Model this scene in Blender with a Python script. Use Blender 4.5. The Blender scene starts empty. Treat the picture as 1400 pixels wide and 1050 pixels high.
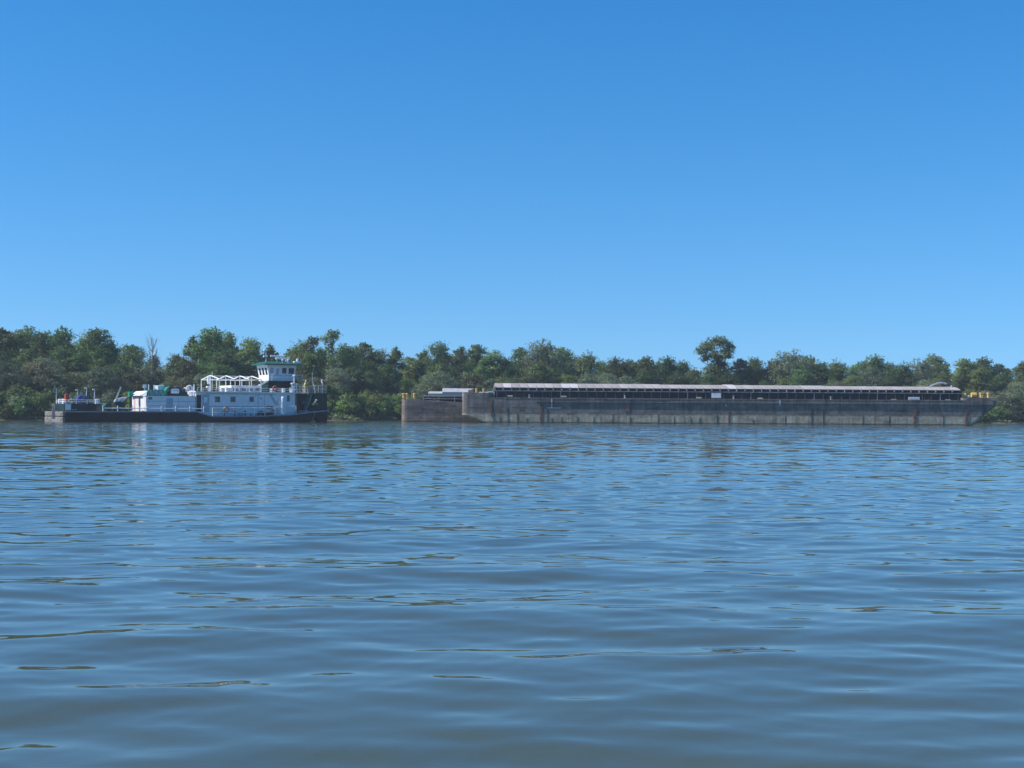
import bpy, math, random
import numpy as np
from mathutils import Vector, Matrix

random.seed(11)
scene = bpy.context.scene
COL = scene.collection
R = math.radians

# ------------------------------------------------------------------ camera
FOC = 2000.0                      # focal length in pixels of a 1400 px wide frame
EYE = 1.6                         # eye height above the river (small boat)
HOR, ROLL = 562.6, 0.0058         # where the horizon lies in the photo and how it tilts
cam_data = bpy.data.cameras.new('camera')
cam = bpy.data.objects.new('camera', cam_data); COL.objects.link(cam)
cam_data.sensor_fit = 'HORIZONTAL'; cam_data.sensor_width = 36.0
cam_data.lens = FOC / 1400 * 36
cam_data.clip_start = 0.1; cam_data.clip_end = 8000
pitch = math.atan((HOR - 525) / FOC)
cam.matrix_world = (Matrix.Translation((0, 0, EYE)) @ Matrix.Rotation(math.pi / 2 + pitch, 4, 'X')
                    @ Matrix.Rotation(math.atan(ROLL), 4, 'Z'))
scene.camera = cam

# ------------------------------------------------------------------ sky and sun
SUN_EL, SUN_AZ = R(42), R(-100)    # azimuth clockwise from +Y (the view direction): sun from the left
world = bpy.data.worlds.new('World'); scene.world = world; world.use_nodes = True
wn = world.node_tree.nodes; wl = world.node_tree.links; wn.clear()
sky = wn.new('ShaderNodeTexSky'); sky.sky_type = 'NISHITA'; sky.sun_disc = False
sky.sun_elevation = SUN_EL; sky.sun_rotation = SUN_AZ
sky.altitude = 0; sky.air_density = 1.0; sky.dust_density = 0.0; sky.ozone_density = 6.0
hs = wn.new('ShaderNodeHueSaturation'); hs.inputs['Saturation'].default_value = 1.29
hs.inputs['Value'].default_value = 0.96
bg = wn.new('ShaderNodeBackground'); bg.inputs['Strength'].default_value = 0.15
wo = wn.new('ShaderNodeOutputWorld')
tcw = wn.new('ShaderNodeTexCoord'); lift = wn.new('ShaderNodeVectorMath'); lift.operation = 'MULTIPLY_ADD'
lift.inputs[1].default_value = (1, 1, 0.8); lift.inputs[2].default_value = (0, 0, 0.09)   # clear air: no murk right on the horizon
wl.new(tcw.outputs['Generated'], lift.inputs[0]); wl.new(lift.outputs[0], sky.inputs[0])
wl.new(sky.outputs[0], hs.inputs['Color']); wl.new(hs.outputs[0], bg.inputs[0]); wl.new(bg.outputs[0], wo.inputs[0])
sd = bpy.data.lights.new('sun', 'SUN'); sun = bpy.data.objects.new('sun', sd); COL.objects.link(sun)
sd.energy = 5.0; sd.angle = R(0.53); sd.color = (1.0, 0.955, 0.88)
sdir = Vector((math.sin(SUN_AZ) * math.cos(SUN_EL), math.cos(SUN_AZ) * math.cos(SUN_EL), math.sin(SUN_EL)))
sun.rotation_euler = sdir.to_track_quat('Z', 'Y').to_euler(); sun.location = (-80, 60, 120)
vs = scene.view_settings
vs.view_transform = 'Standard'; vs.look = 'None'; vs.exposure = 0.14; vs.gamma = 1.0; vs.use_curve_mapping = False
scene.render.engine = 'CYCLES'
scene.render.resolution_x, scene.render.resolution_y = 1024, 768

# ------------------------------------------------------------------ materials
MATS = {}
def mat(name, col, rough=0.6, var=0.25, scale=2.0, streak=0.0, streak_col=(0.1, 0.05, 0.03), objvar=0.0,
        metallic=0.0, bump=0.0, spec=0.3):
    m = bpy.data.materials.new(name); m.use_nodes = True
    nt = m.node_tree; n = nt.nodes; l = nt.links
    b = n['Principled BSDF']; b.inputs['Roughness'].default_value = rough
    b.inputs['Metallic'].default_value = metallic
    b.inputs['Specular IOR Level'].default_value = spec
    tc = n.new('ShaderNodeTexCoord')
    nz = n.new('ShaderNodeTexNoise'); nz.inputs['Scale'].default_value = scale; nz.inputs['Detail'].default_value = 6
    l.new(tc.outputs['Object'], nz.inputs['Vector'])
    mr = n.new('ShaderNodeMapRange'); mr.inputs[1].default_value = 0.3; mr.inputs[2].default_value = 0.7
    mr.inputs[3].default_value = 1 - var; mr.inputs[4].default_value = 1 + var * 0.6
    l.new(nz.outputs['Fac'], mr.inputs[0])
    val = mr.outputs[0]
    if objvar:
        oi = n.new('ShaderNodeObjectInfo')
        m2 = n.new('ShaderNodeMapRange'); m2.inputs[3].default_value = 1 - objvar; m2.inputs[4].default_value = 1 + objvar
        l.new(oi.outputs['Random'], m2.inputs[0])
        mm = n.new('ShaderNodeMath'); mm.operation = 'MULTIPLY'
        l.new(val, mm.inputs[0]); l.new(m2.outputs[0], mm.inputs[1]); val = mm.outputs[0]
    mx = n.new('ShaderNodeMix'); mx.data_type = 'RGBA'; mx.blend_type = 'MULTIPLY'
    mx.inputs['Factor'].default_value = 1.0
    mx.inputs['A'].default_value = (*col, 1)
    l.new(val, mx.inputs['B'])
    out = mx.outputs['Result']
    if streak:
        mp = n.new('ShaderNodeMapping'); mp.inputs['Scale'].default_value = (1.6, 1.6, 0.12)
        l.new(tc.outputs['Object'], mp.inputs['Vector'])
        n2 = n.new('ShaderNodeTexNoise'); n2.inputs['Scale'].default_value = 1.6; n2.inputs['Detail'].default_value = 8
        n2.inputs['Roughness'].default_value = 0.65
        l.new(mp.outputs[0], n2.inputs['Vector'])
        r2 = n.new('ShaderNodeMapRange'); r2.inputs[1].default_value = 0.52; r2.inputs[2].default_value = 0.72
        r2.inputs[4].default_value = streak
        l.new(n2.outputs['Fac'], r2.inputs[0])
        m3 = n.new('ShaderNodeMix'); m3.data_type = 'RGBA'
        l.new(r2.outputs[0], m3.inputs['Factor']); l.new(out, m3.inputs['A']); m3.inputs['B'].default_value = (*streak_col, 1)
        out = m3.outputs['Result']
    l.new(out, b.inputs['Base Color'])
    if bump:
        bp = n.new('ShaderNodeBump'); bp.inputs['Strength'].default_value = bump; bp.inputs['Distance'].default_value = 0.05
        l.new(nz.outputs['Fac'], bp.inputs['Height']); l.new(bp.outputs[0], b.inputs['Normal'])
    MATS[name] = m
    return m

mat('hull_black', (0.016, 0.0165, 0.019), 0.6, 0.35, 1.2, 0.35, (0.035, 0.032, 0.03), spec=0.2)
mat('rail_grey', (0.30, 0.31, 0.33), 0.6, 0.3, 3)
mat('white_paint', (0.80, 0.80, 0.80), 0.5, 0.10, 1.5, 0.22, (0.52, 0.47, 0.42))
mat('white_rust', (0.78, 0.75, 0.73), 0.5, 0.08, 1.5, 0.85, (0.42, 0.17, 0.14))
mat('white_clean', (0.80, 0.80, 0.79), 0.45, 0.06, 3)
mat('panel_blue_grey', (0.36, 0.43, 0.50), 0.5, 0.12, 3)  # blue-grey paint for doors, battens, lettering and small panels
mat('glass_dark', (0.03, 0.035, 0.045), 0.12, 0.1, 3, spec=0.5)
mat('doorway_dark', (0.03, 0.025, 0.022), 0.8, 0.2, 3)
mat('green_dark', (0.010, 0.036, 0.031), 0.55, 0.3, 1.5, 0.3, (0.02, 0.026, 0.022), spec=0.2)
mat('green_roof', (0.018, 0.125, 0.088), 0.5, 0.25, 2)
mat('green_stair', (0.07, 0.24, 0.19), 0.6, 0.25, 2)
mat('pink_stain', (0.60, 0.33, 0.30), 0.6, 0.2, 2, 0.5, (0.75, 0.7, 0.68))
mat('teal_tarp', (0.06, 0.22, 0.21), 0.75, 0.3, 1.5, bump=0.5)
mat('green_tarp', (0.012, 0.26, 0.16), 0.7, 0.25, 2, bump=0.5)
mat('blue_tarp', (0.015, 0.045, 0.16), 0.6, 0.3, 2, bump=0.5)
mat('grey_tarp', (0.55, 0.54, 0.52), 0.8, 0.2, 2, bump=0.6)
mat('beige_fender', (0.235, 0.215, 0.19), 0.8, 0.5, 2.5, 0.6, (0.12, 0.10, 0.085))
mat('deck_grey', (0.10, 0.105, 0.11), 0.8, 0.3, 2)
mat('black_rubber', (0.02, 0.02, 0.022), 0.8, 0.2, 4)
mat('red_paint', (0.45, 0.06, 0.04), 0.6, 0.2, 4)
mat('orange_buoy', (0.50, 0.16, 0.08), 0.6, 0.2, 4)
mat('yellow_paint', (0.72, 0.46, 0.13), 0.6, 0.2, 4, 0.3, (0.35, 0.2, 0.1))
mat('yellow_plate', (0.68, 0.58, 0.36), 0.6, 0.15, 4)
mat('flag_cloth', (0.35, 0.30, 0.20), 0.8, 0.2, 4)
mat('barge_dark', (0.150, 0.144, 0.138), 0.75, 0.5, 0.9, 0.6, (0.27, 0.245, 0.21), objvar=0.14, bump=0.6)
mat('barge_mid', (0.165, 0.158, 0.148), 0.75, 0.5, 1.0, 0.6, (0.29, 0.26, 0.215), objvar=0.15, bump=0.6)
mat('barge_pale', (0.37, 0.335, 0.265), 0.8, 0.5, 1.5, 0.8, (0.17, 0.16, 0.14), objvar=0.17, bump=0.6)
mat('barge_wet', (0.07, 0.066, 0.06), 0.5, 0.3, 2)
mat('rust_red', (0.21, 0.095, 0.065), 0.85, 0.5, 3, 0.85, (0.17, 0.15, 0.14))
def hull_mat(name, upper, lower, split, rust, rag=0.8, grain=(0.9, 0.9, 0.07), contrast=0.42):
    # one weathered paint scheme for a ship's side: dark above a ragged old waterline, pale silt-stained below
    m = bpy.data.materials.new(name); m.use_nodes = True
    nt = m.node_tree; n = nt.nodes; l = nt.links; b = n['Principled BSDF']
    b.inputs['Roughness'].default_value = 0.75; b.inputs['Specular IOR Level'].default_value = 0.25
    tc = n.new('ShaderNodeTexCoord'); sp = n.new('ShaderNodeSeparateXYZ'); l.new(tc.outputs['Object'], sp.inputs[0])
    def noise(scale, sc=1.0, detail=6, rough=0.6):
        mp = n.new('ShaderNodeMapping'); mp.inputs['Scale'].default_value = scale; l.new(tc.outputs['Object'], mp.inputs['Vector'])
        t = n.new('ShaderNodeTexNoise'); t.inputs['Scale'].default_value = sc; t.inputs['Detail'].default_value = detail; t.inputs['Roughness'].default_value = rough
        l.new(mp.outputs[0], t.inputs['Vector']); return t.outputs['Fac']
    def ramp(x, a, c, lo, hi):
        r = n.new('ShaderNodeMapRange'); r.inputs[1].default_value = a; r.inputs[2].default_value = c; r.inputs[3].default_value = lo; r.inputs[4].default_value = hi
        l.new(x, r.inputs[0]); return r.outputs[0]
    def math_(op, x, y):
        q = n.new('ShaderNodeMath'); q.operation = op
        for i, k in enumerate((x, y)):
            if isinstance(k, (int, float)): q.inputs[i].default_value = k
            else: l.new(k, q.inputs[i])
        return q.outputs[0]
    def mix(f, a, c, mode='MIX'):
        q = n.new('ShaderNodeMix'); q.data_type = 'RGBA'; q.blend_type = mode
        for k, x in (('Factor', f), ('A', a), ('B', c)):
            if isinstance(x, tuple): q.inputs[k].default_value = (*x, 1)
            elif isinstance(x, (int, float)): q.inputs[k].default_value = x
            else: l.new(x, q.inputs[k])
        return q.outputs['Result']
    streak = noise(grain, 1.4, 9, 0.72); blot = noise((0.5, 0.5, 0.9), 1.0, 8, 0.65); fine = noise((2.5, 2.5, 1.2), 1.0, 6, 0.7)
    edge = math_('ADD', sp.outputs['Z'], math_('MULTIPLY', math_('SUBTRACT', streak, 0.5), rag * 2))
    col = mix(ramp(edge, split - 0.12, split + 0.12, 0, 1), lower, upper)
    col = mix(1.0, col, ramp(streak, 0.34, 0.68, 1 - contrast, 1 + contrast), 'MULTIPLY')
    col = mix(1.0, col, ramp(blot, 0.36, 0.66, 0.66, 1.36), 'MULTIPLY')
    col = mix(1.0, col, ramp(fine, 0.35, 0.65, 0.8, 1.2), 'MULTIPLY')
    # runs of pale chalky wash from the deck edge
    wash = math_('MULTIPLY', ramp(noise((1.3, 1.3, 0.06), 1.7, 8, 0.75), 0.58, 0.72, 0, 0.7), ramp(sp.outputs['Z'], 1.6, 3.4, 0.15, 1.0))
    col = mix(wash, col, (0.30, 0.275, 0.23))
    col = mix(ramp(noise((0.8, 0.8, 0.25), 1.1, 8, 0.7), 0.60, 0.75, 0, rust), col, (0.20, 0.095, 0.06))
    col = mix(ramp(sp.outputs['Z'], 0.05, 0.28, 0.7, 0.0), col, (0.07, 0.062, 0.05))
    oi = n.new('ShaderNodeObjectInfo'); col = mix(1.0, col, ramp(oi.outputs['Random'], 0, 1, 0.88, 1.12), 'MULTIPLY')
    l.new(col, b.inputs['Base Color'])
    bp = n.new('ShaderNodeBump'); bp.inputs['Strength'].default_value = 0.7; bp.inputs['Distance'].default_value = 0.06
    l.new(blot, bp.inputs['Height']); l.new(bp.outputs[0], b.inputs['Normal'])
    MATS[name] = m
hull_mat('barge_side', (0.172, 0.153, 0.134), (0.41, 0.345, 0.245), 1.28, 0.5)
hull_mat('rear_side', (0.205, 0.165, 0.138), (0.245, 0.185, 0.140), 1.0, 0.7, grain=(0.22, 0.22, 2.4), contrast=0.5)
mat('rust_brown', (0.23, 0.155, 0.115), 0.85, 0.5, 1.5, 0.6, (0.13, 0.125, 0.125), objvar=0.1)
mat('coaming_navy', (0.014, 0.016, 0.022), 0.7, 0.3, 1.5, 0.4, (0.04, 0.038, 0.038), spec=0.15)
mat('cover_pink', (0.44, 0.39, 0.36), 0.7, 0.16, 1.5, 0.4, (0.38, 0.34, 0.33), objvar=0.14)
mat('cover_white', (0.60, 0.545, 0.515), 0.65, 0.1, 1.5, objvar=0.08)
mat('cover_grey', (0.45, 0.45, 0.45), 0.6, 0.15, 1.5, objvar=0.06)
mat('rear_hull', (0.17, 0.155, 0.145), 0.75, 0.5, 1.1, 0.6, (0.26, 0.20, 0.16), objvar=0.12, bump=0.8)
mat('galvanised', (0.50, 0.55, 0.60), 0.4, 0.12, 4, metallic=0.4)
mat('bark', (0.085, 0.072, 0.058), 0.9, 0.4, 3)
mat('birch_bark', (0.50, 0.49, 0.47), 0.85, 0.3, 3)
mat('bark_pale', (0.36, 0.34, 0.31), 0.9, 0.35, 2)
mat('mud', (0.13, 0.115, 0.085), 0.9, 0.4, 0.6)
mat('skin', (0.45, 0.27, 0.19), 0.6, 0.08, 8)
mat('vest_yellow', (0.75, 0.68, 0.16), 0.8, 0.08, 8)
mat('shirt_grey', (0.60, 0.58, 0.56), 0.8, 0.1, 8)
mat('trousers_navy', (0.025, 0.03, 0.05), 0.85, 0.2, 8)
mat('trousers_pale', (0.40, 0.40, 0.40), 0.85, 0.15, 8)
mat('helmet_white', (0.80, 0.80, 0.78), 0.35, 0.05, 8)

def leaf_mat(name, col, col2, objvar=0.36, transl=0.40):
    m = bpy.data.materials.new(name); m.use_nodes = True
    nt = m.node_tree; n = nt.nodes; l = nt.links; n.clear()
    geo = n.new('ShaderNodeNewGeometry'); oi = n.new('ShaderNodeObjectInfo')
    mx = n.new('ShaderNodeMix'); mx.data_type = 'RGBA'
    mx.inputs['A'].default_value = (*col, 1); mx.inputs['B'].default_value = (*col2, 1)
    l.new(geo.outputs['Random Per Island'], mx.inputs['Factor'])
    hsv = n.new('ShaderNodeHueSaturation')
    mr = n.new('ShaderNodeMapRange'); mr.inputs[3].default_value = 1 - objvar; mr.inputs[4].default_value = 1 + objvar
    mh = n.new('ShaderNodeMapRange'); mh.inputs[3].default_value = 0.465; mh.inputs[4].default_value = 0.53
    mul = n.new('ShaderNodeMath'); mul.operation = 'MULTIPLY'; mul.inputs[1].default_value = 7.31
    fr = n.new('ShaderNodeMath'); fr.operation = 'FRACT'
    l.new(oi.outputs['Random'], mr.inputs[0]); l.new(oi.outputs['Random'], mul.inputs[0]); l.new(mul.outputs[0], fr.inputs[0])
    l.new(fr.outputs[0], mh.inputs[0])
    l.new(mx.outputs['Result'], hsv.inputs['Color']); l.new(mr.outputs[0], hsv.inputs['Value']); l.new(mh.outputs[0], hsv.inputs['Hue'])
    df = n.new('ShaderNodeBsdfDiffuse'); tr = n.new('ShaderNodeBsdfTranslucent'); ms = n.new('ShaderNodeMixShader')
    gl = n.new('ShaderNodeBsdfGlossy'); gl.inputs['Roughness'].default_value = 0.45; gl.inputs['Color'].default_value = (0.8, 0.85, 0.9, 1)
    m2 = n.new('ShaderNodeMixShader'); m2.inputs[0].default_value = 0.015
    ms.inputs[0].default_value = transl
    l.new(hsv.outputs[0], df.inputs[0]); l.new(hsv.outputs[0], tr.inputs[0])
    l.new(df.outputs[0], ms.inputs[1]); l.new(tr.outputs[0], ms.inputs[2])
    l.new(ms.outputs[0], m2.inputs[1]); l.new(gl.outputs[0], m2.inputs[2])
    o = n.new('ShaderNodeOutputMaterial'); l.new(m2.outputs[0], o.inputs[0])
    MATS[name] = m
leaf_mat('leaf_dark', (0.090, 0.140, 0.046), (0.150, 0.205, 0.070))
leaf_mat('leaf_mid', (0.120, 0.190, 0.054), (0.190, 0.260, 0.080))
leaf_mat('leaf_light', (0.185, 0.280, 0.075), (0.265, 0.350, 0.110))
leaf_mat('leaf_silver', (0.170, 0.215, 0.115), (0.265, 0.305, 0.180))
leaf_mat('leaf_dull', (0.150, 0.165, 0.076), (0.215, 0.215, 0.110))
leaf_mat('grass_blades', (0.160, 0.230, 0.066), (0.230, 0.290, 0.100))

def water_material():
    m = bpy.data.materials.new('river_water'); m.use_nodes = True
    nt = m.node_tree; n = nt.nodes; l = nt.links
    b = n['Principled BSDF']
    b.inputs['Roughness'].default_value = 0.03; b.inputs['IOR'].default_value = 1.333
    tc = n.new('ShaderNodeTexCoord')
    nz = n.new('ShaderNodeTexNoise'); nz.inputs['Scale'].default_value = 0.12; nz.inputs['Detail'].default_value = 3
    l.new(tc.outputs['Object'], nz.inputs['Vector'])
    mx = n.new('ShaderNodeMix'); mx.data_type = 'RGBA'
    mx.inputs['A'].default_value = (0.066, 0.079, 0.049, 1); mx.inputs['B'].default_value = (0.080, 0.095, 0.059, 1)
    l.new(nz.outputs['Fac'], mx.inputs['Factor']); l.new(mx.outputs['Result'], b.inputs['Base Color'])
    mp = n.new('ShaderNodeMapping'); mp.inputs['Scale'].default_value = (0.7, 1.3, 1)
    l.new(tc.outputs['Object'], mp.inputs['Vector'])
    n2 = n.new('ShaderNodeTexNoise'); n2.inputs['Scale'].default_value = 4.5; n2.inputs['Detail'].default_value = 2
    l.new(mp.outputs[0], n2.inputs['Vector'])
    bp = n.new('ShaderNodeBump'); bp.inputs['Strength'].default_value = 0.05; bp.inputs['Distance'].default_value = 0.02
    l.new(n2.outputs['Fac'], bp.inputs['Height'])
    # out in the open stream the wind raises a short chop
    sx = n.new('ShaderNodeSeparateXYZ'); l.new(tc.outputs['Object'], sx.inputs[0])
    mr = n.new('ShaderNodeMapRange'); mr.inputs[1].default_value = 60; mr.inputs[2].default_value = 150; mr.inputs[4].default_value = 0.7
    l.new(sx.outputs['Y'], mr.inputs[0])
    m3 = n.new('ShaderNodeMapping'); m3.inputs['Scale'].default_value = (0.55, 1.1, 1); m3.inputs['Rotation'].default_value = (0, 0, 0.2)
    l.new(tc.outputs['Object'], m3.inputs['Vector'])
    n3 = n.new('ShaderNodeTexNoise'); n3.inputs['Scale'].default_value = 1.3; n3.inputs['Detail'].default_value = 2
    l.new(m3.outputs[0], n3.inputs['Vector'])
    b2 = n.new('ShaderNodeBump'); b2.inputs['Distance'].default_value = 0.16
    l.new(mr.outputs[0], b2.inputs['Strength']); l.new(n3.outputs['Fac'], b2.inputs['Height']); l.new(bp.outputs[0], b2.inputs['Normal'])
    l.new(b2.outputs[0], b.inputs['Normal'])
    MATS['river_water'] = m
water_material()

# ------------------------------------------------------------------ mesh helpers
class MB:
    def __init__(s): s.v = []; s.f = []
    def add(s, vs, fs):
        o = len(s.v); s.v += [tuple(p) for p in vs]; s.f += [tuple(i + o for i in f) for f in fs]; return s
    def hexa(s, p):     # 4 bottom (ccw from above), 4 top
        return s.add(p, [(3, 2, 1, 0), (4, 5, 6, 7), (0, 1, 5, 4), (1, 2, 6, 5), (2, 3, 7, 6), (3, 0, 4, 7)])
    def box(s, x0, x1, y0, y1, z0, z1):
        return s.hexa([(x0, y0, z0), (x1, y0, z0), (x1, y1, z0), (x0, y1, z0), (x0, y0, z1), (x1, y0, z1), (x1, y1, z1), (x0, y1, z1)])
    def bbox(s, x0, x1, y0, y1, z0, z1, b=0.05):   # box with chamfered upright and top edges
        def ring(z, i): return [(x0 + i, y0, z), (x1 - i, y0, z), (x1, y0 + i, z), (x1, y1 - i, z), (x1 - i, y1, z), (x0 + i, y1, z), (x0, y1 - i, z), (x0, y0 + i, z)]
        cx, cy = (x0 + x1) / 2, (y0 + y1) / 2
        top = [(cx + (p[0] - cx) * (1 - 2 * b / max(x1 - x0, 1e-6)), cy + (p[1] - cy) * (1 - 2 * b / max(y1 - y0, 1e-6)), z1) for p in ring(z1, b)]
        return s.loft([ring(z0, b), ring(z1 - b, b), top])
    def loft(s, rings, cap=True):
        n = len(rings[0]); vs = [p for r in rings for p in r]; fs = []
        for i in range(len(rings) - 1):
            for j in range(n):
                a, b2 = i * n + j, i * n + (j + 1) % n
                fs.append((a, b2, b2 + n, a + n))
        if cap:
            fs.append(tuple(range(n - 1, -1, -1))); o = (len(rings) - 1) * n; fs.append(tuple(range(o, o + n)))
        return s.add(vs, fs)
    def tube(s, p0, p1, r, r1=None, n=6):
        p0 = Vector(p0); p1 = Vector(p1); r1 = r if r1 is None else r1
        d = (p1 - p0).normalized(); a = Vector((0, 0, 1)) if abs(d.z) < 0.9 else Vector((1, 0, 0))
        x = d.cross(a).normalized(); y = d.cross(x)
        def ring(p, q): return [p + (x * math.cos(t) + y * math.sin(t)) * q for t in [2 * math.pi * k / n for k in range(n)]]
        return s.loft([ring(p0, r), ring(p1, r1)])
    def path(s, pts, r, n=6):
        for i in range(len(pts) - 1):
            ra = r[i] if isinstance(r, (list, tuple)) else r; rb = r[i + 1] if isinstance(r, (list, tuple)) else r
            s.tube(pts[i], pts[i + 1], ra, rb, n)
        return s
    def lathe(s, c, prof, n=10):          # prof: (radius, z)
        return s.loft([[(c[0] + q * math.cos(2 * math.pi * k / n), c[1] + q * math.sin(2 * math.pi * k / n), c[2] + z) for k in range(n)] for q, z in prof])
    def prism_y(s, prof, y0, y1):         # prof: (x, z) polygon extruded along y
        n = len(prof)
        vs = [(x, y0, z) for x, z in prof] + [(x, y1, z) for x, z in prof]
        fs = [tuple(range(n)), tuple(range(2 * n - 1, n - 1, -1))]
        for i in range(n):
            j = (i + 1) % n; fs.append((i, i + n, j + n, j))
        return s.add(vs, fs)
    def prism_x(s, prof, x0, x1):         # prof: (y, z) polygon extruded along x
        n = len(prof)
        vs = [(x0, y, z) for y, z in prof] + [(x1, y, z) for y, z in prof]
        fs = [tuple(range(n - 1, -1, -1)), tuple(range(n, 2 * n))]
        for i in range(n):
            j = (i + 1) % n; fs.append((i, j, j + n, i + n))
        return s.add(vs, fs)
    def blob(s, x0, x1, y0, y1, z0, z1, seed=0, nu=12, nv=6, sag=0.18):   # lumpy covered heap
        rg = random.Random(seed); cx, cy = (x0 + x1) / 2, (y0 + y1) / 2; rings = []
        for j in range(nv + 1):
            t = j / nv; q = 1.0 if t < 0.5 else math.sqrt(max(0.02, 1 - ((t - 0.5) / 0.5) ** 2 * 0.9)); ring = []
            for k in range(nu):
                a = 2 * math.pi * k / nu; ca, sa = math.cos(a), math.sin(a)
                sq = 1 / max(abs(ca), abs(sa)) ** 0.6
                w = 1 + rg.uniform(-sag, sag) * 0.6
                ring.append((cx + (x1 - x0) / 2 * ca * sq * q * w * 0.9, cy + (y1 - y0) / 2 * sa * sq * q * w * 0.9,
                             z0 + (z1 - z0) * t * (1 + rg.uniform(-sag, sag) * (0.5 if j else 0))))
            rings.append(ring)
        return s.loft(rings)
    def torus(s, c, R0, r, axis='y', n=14, m=6):
        vs = []; fs = []
        for i in range(n):
            a = 2 * math.pi * i / n
            for j in range(m):
                b = 2 * math.pi * j / m; q = R0 + r * math.cos(b); h = r * math.sin(b)
                vs.append((c[0] + q * math.cos(a), c[1] + h, c[2] + q * math.sin(a)) if axis == 'y' else (c[0] + q * math.cos(a), c[1] + q * math.sin(a), c[2] + h))
        for i in range(n):
            for j in range(m):
                fs.append((i * m + j, ((i + 1) % n) * m + j, ((i + 1) % n) * m + (j + 1) % m, i * m + (j + 1) % m))
        return s.add(vs, fs)
    def mesh(s, name, material):
        me = bpy.data.meshes.new(name); me.from_pydata(s.v, [], s.f); me.materials.append(MATS[material]); me.update()
        return me
    def build(s, name, material, parent=None, smooth=False):
        return link(name, s.mesh(name, material), parent, smooth)

def link(name, me, parent=None, smooth=False):
    o = bpy.data.objects.new(name, me); COL.objects.link(o)
    if parent is not None: o.parent = parent
    if smooth:
        for p in me.polygons: p.use_smooth = True
    return o
def tag(o, label, cat, group=None):
    o['label'] = label; o['category'] = cat
    if group: o['group'] = group
    return o
def thing(name, label, cat, loc=(0, 0, 0), rz=0.0, group=None):
    o = bpy.data.objects.new(name, None); COL.objects.link(o); o.location = loc; o.rotation_euler = (0, 0, rz)
    o.empty_display_size = 0.5
    return tag(o, label, cat, group)
def horizon(px): return HOR + (px - 700) * ROLL

def shore(x):          # Y of the far waterline at a given X
    pts = [(-400, 120), (-140, 172), (-70, 199), (-28, 223), (-16, 231), (0, 240), (40, 250), (92, 264), (160, 278), (500, 330)]
    for (a, ya), (b, yb) in zip(pts, pts[1:]):
        if x <= b: return ya + (yb - ya) * (x - a) / (b - a) + 0.7 * math.sin(x * 0.31) + 0.5 * math.sin(x * 0.83 + 1)
    return 330
def ground(x, y):
    d = y - shore(x)
    z = -0.9 if d < -4 else (-0.9 + (d + 4) * 0.27 if d < 6 else 1.8 + (1 - math.exp(-(d - 6) / 30)) * 1.0)
    return z + (0.12 * math.sin(x * 0.7 + y * 0.4) + 0.1 * math.sin(x * 0.23 - y * 0.9)) * (1 if d > 0 else 0.3)

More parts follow.
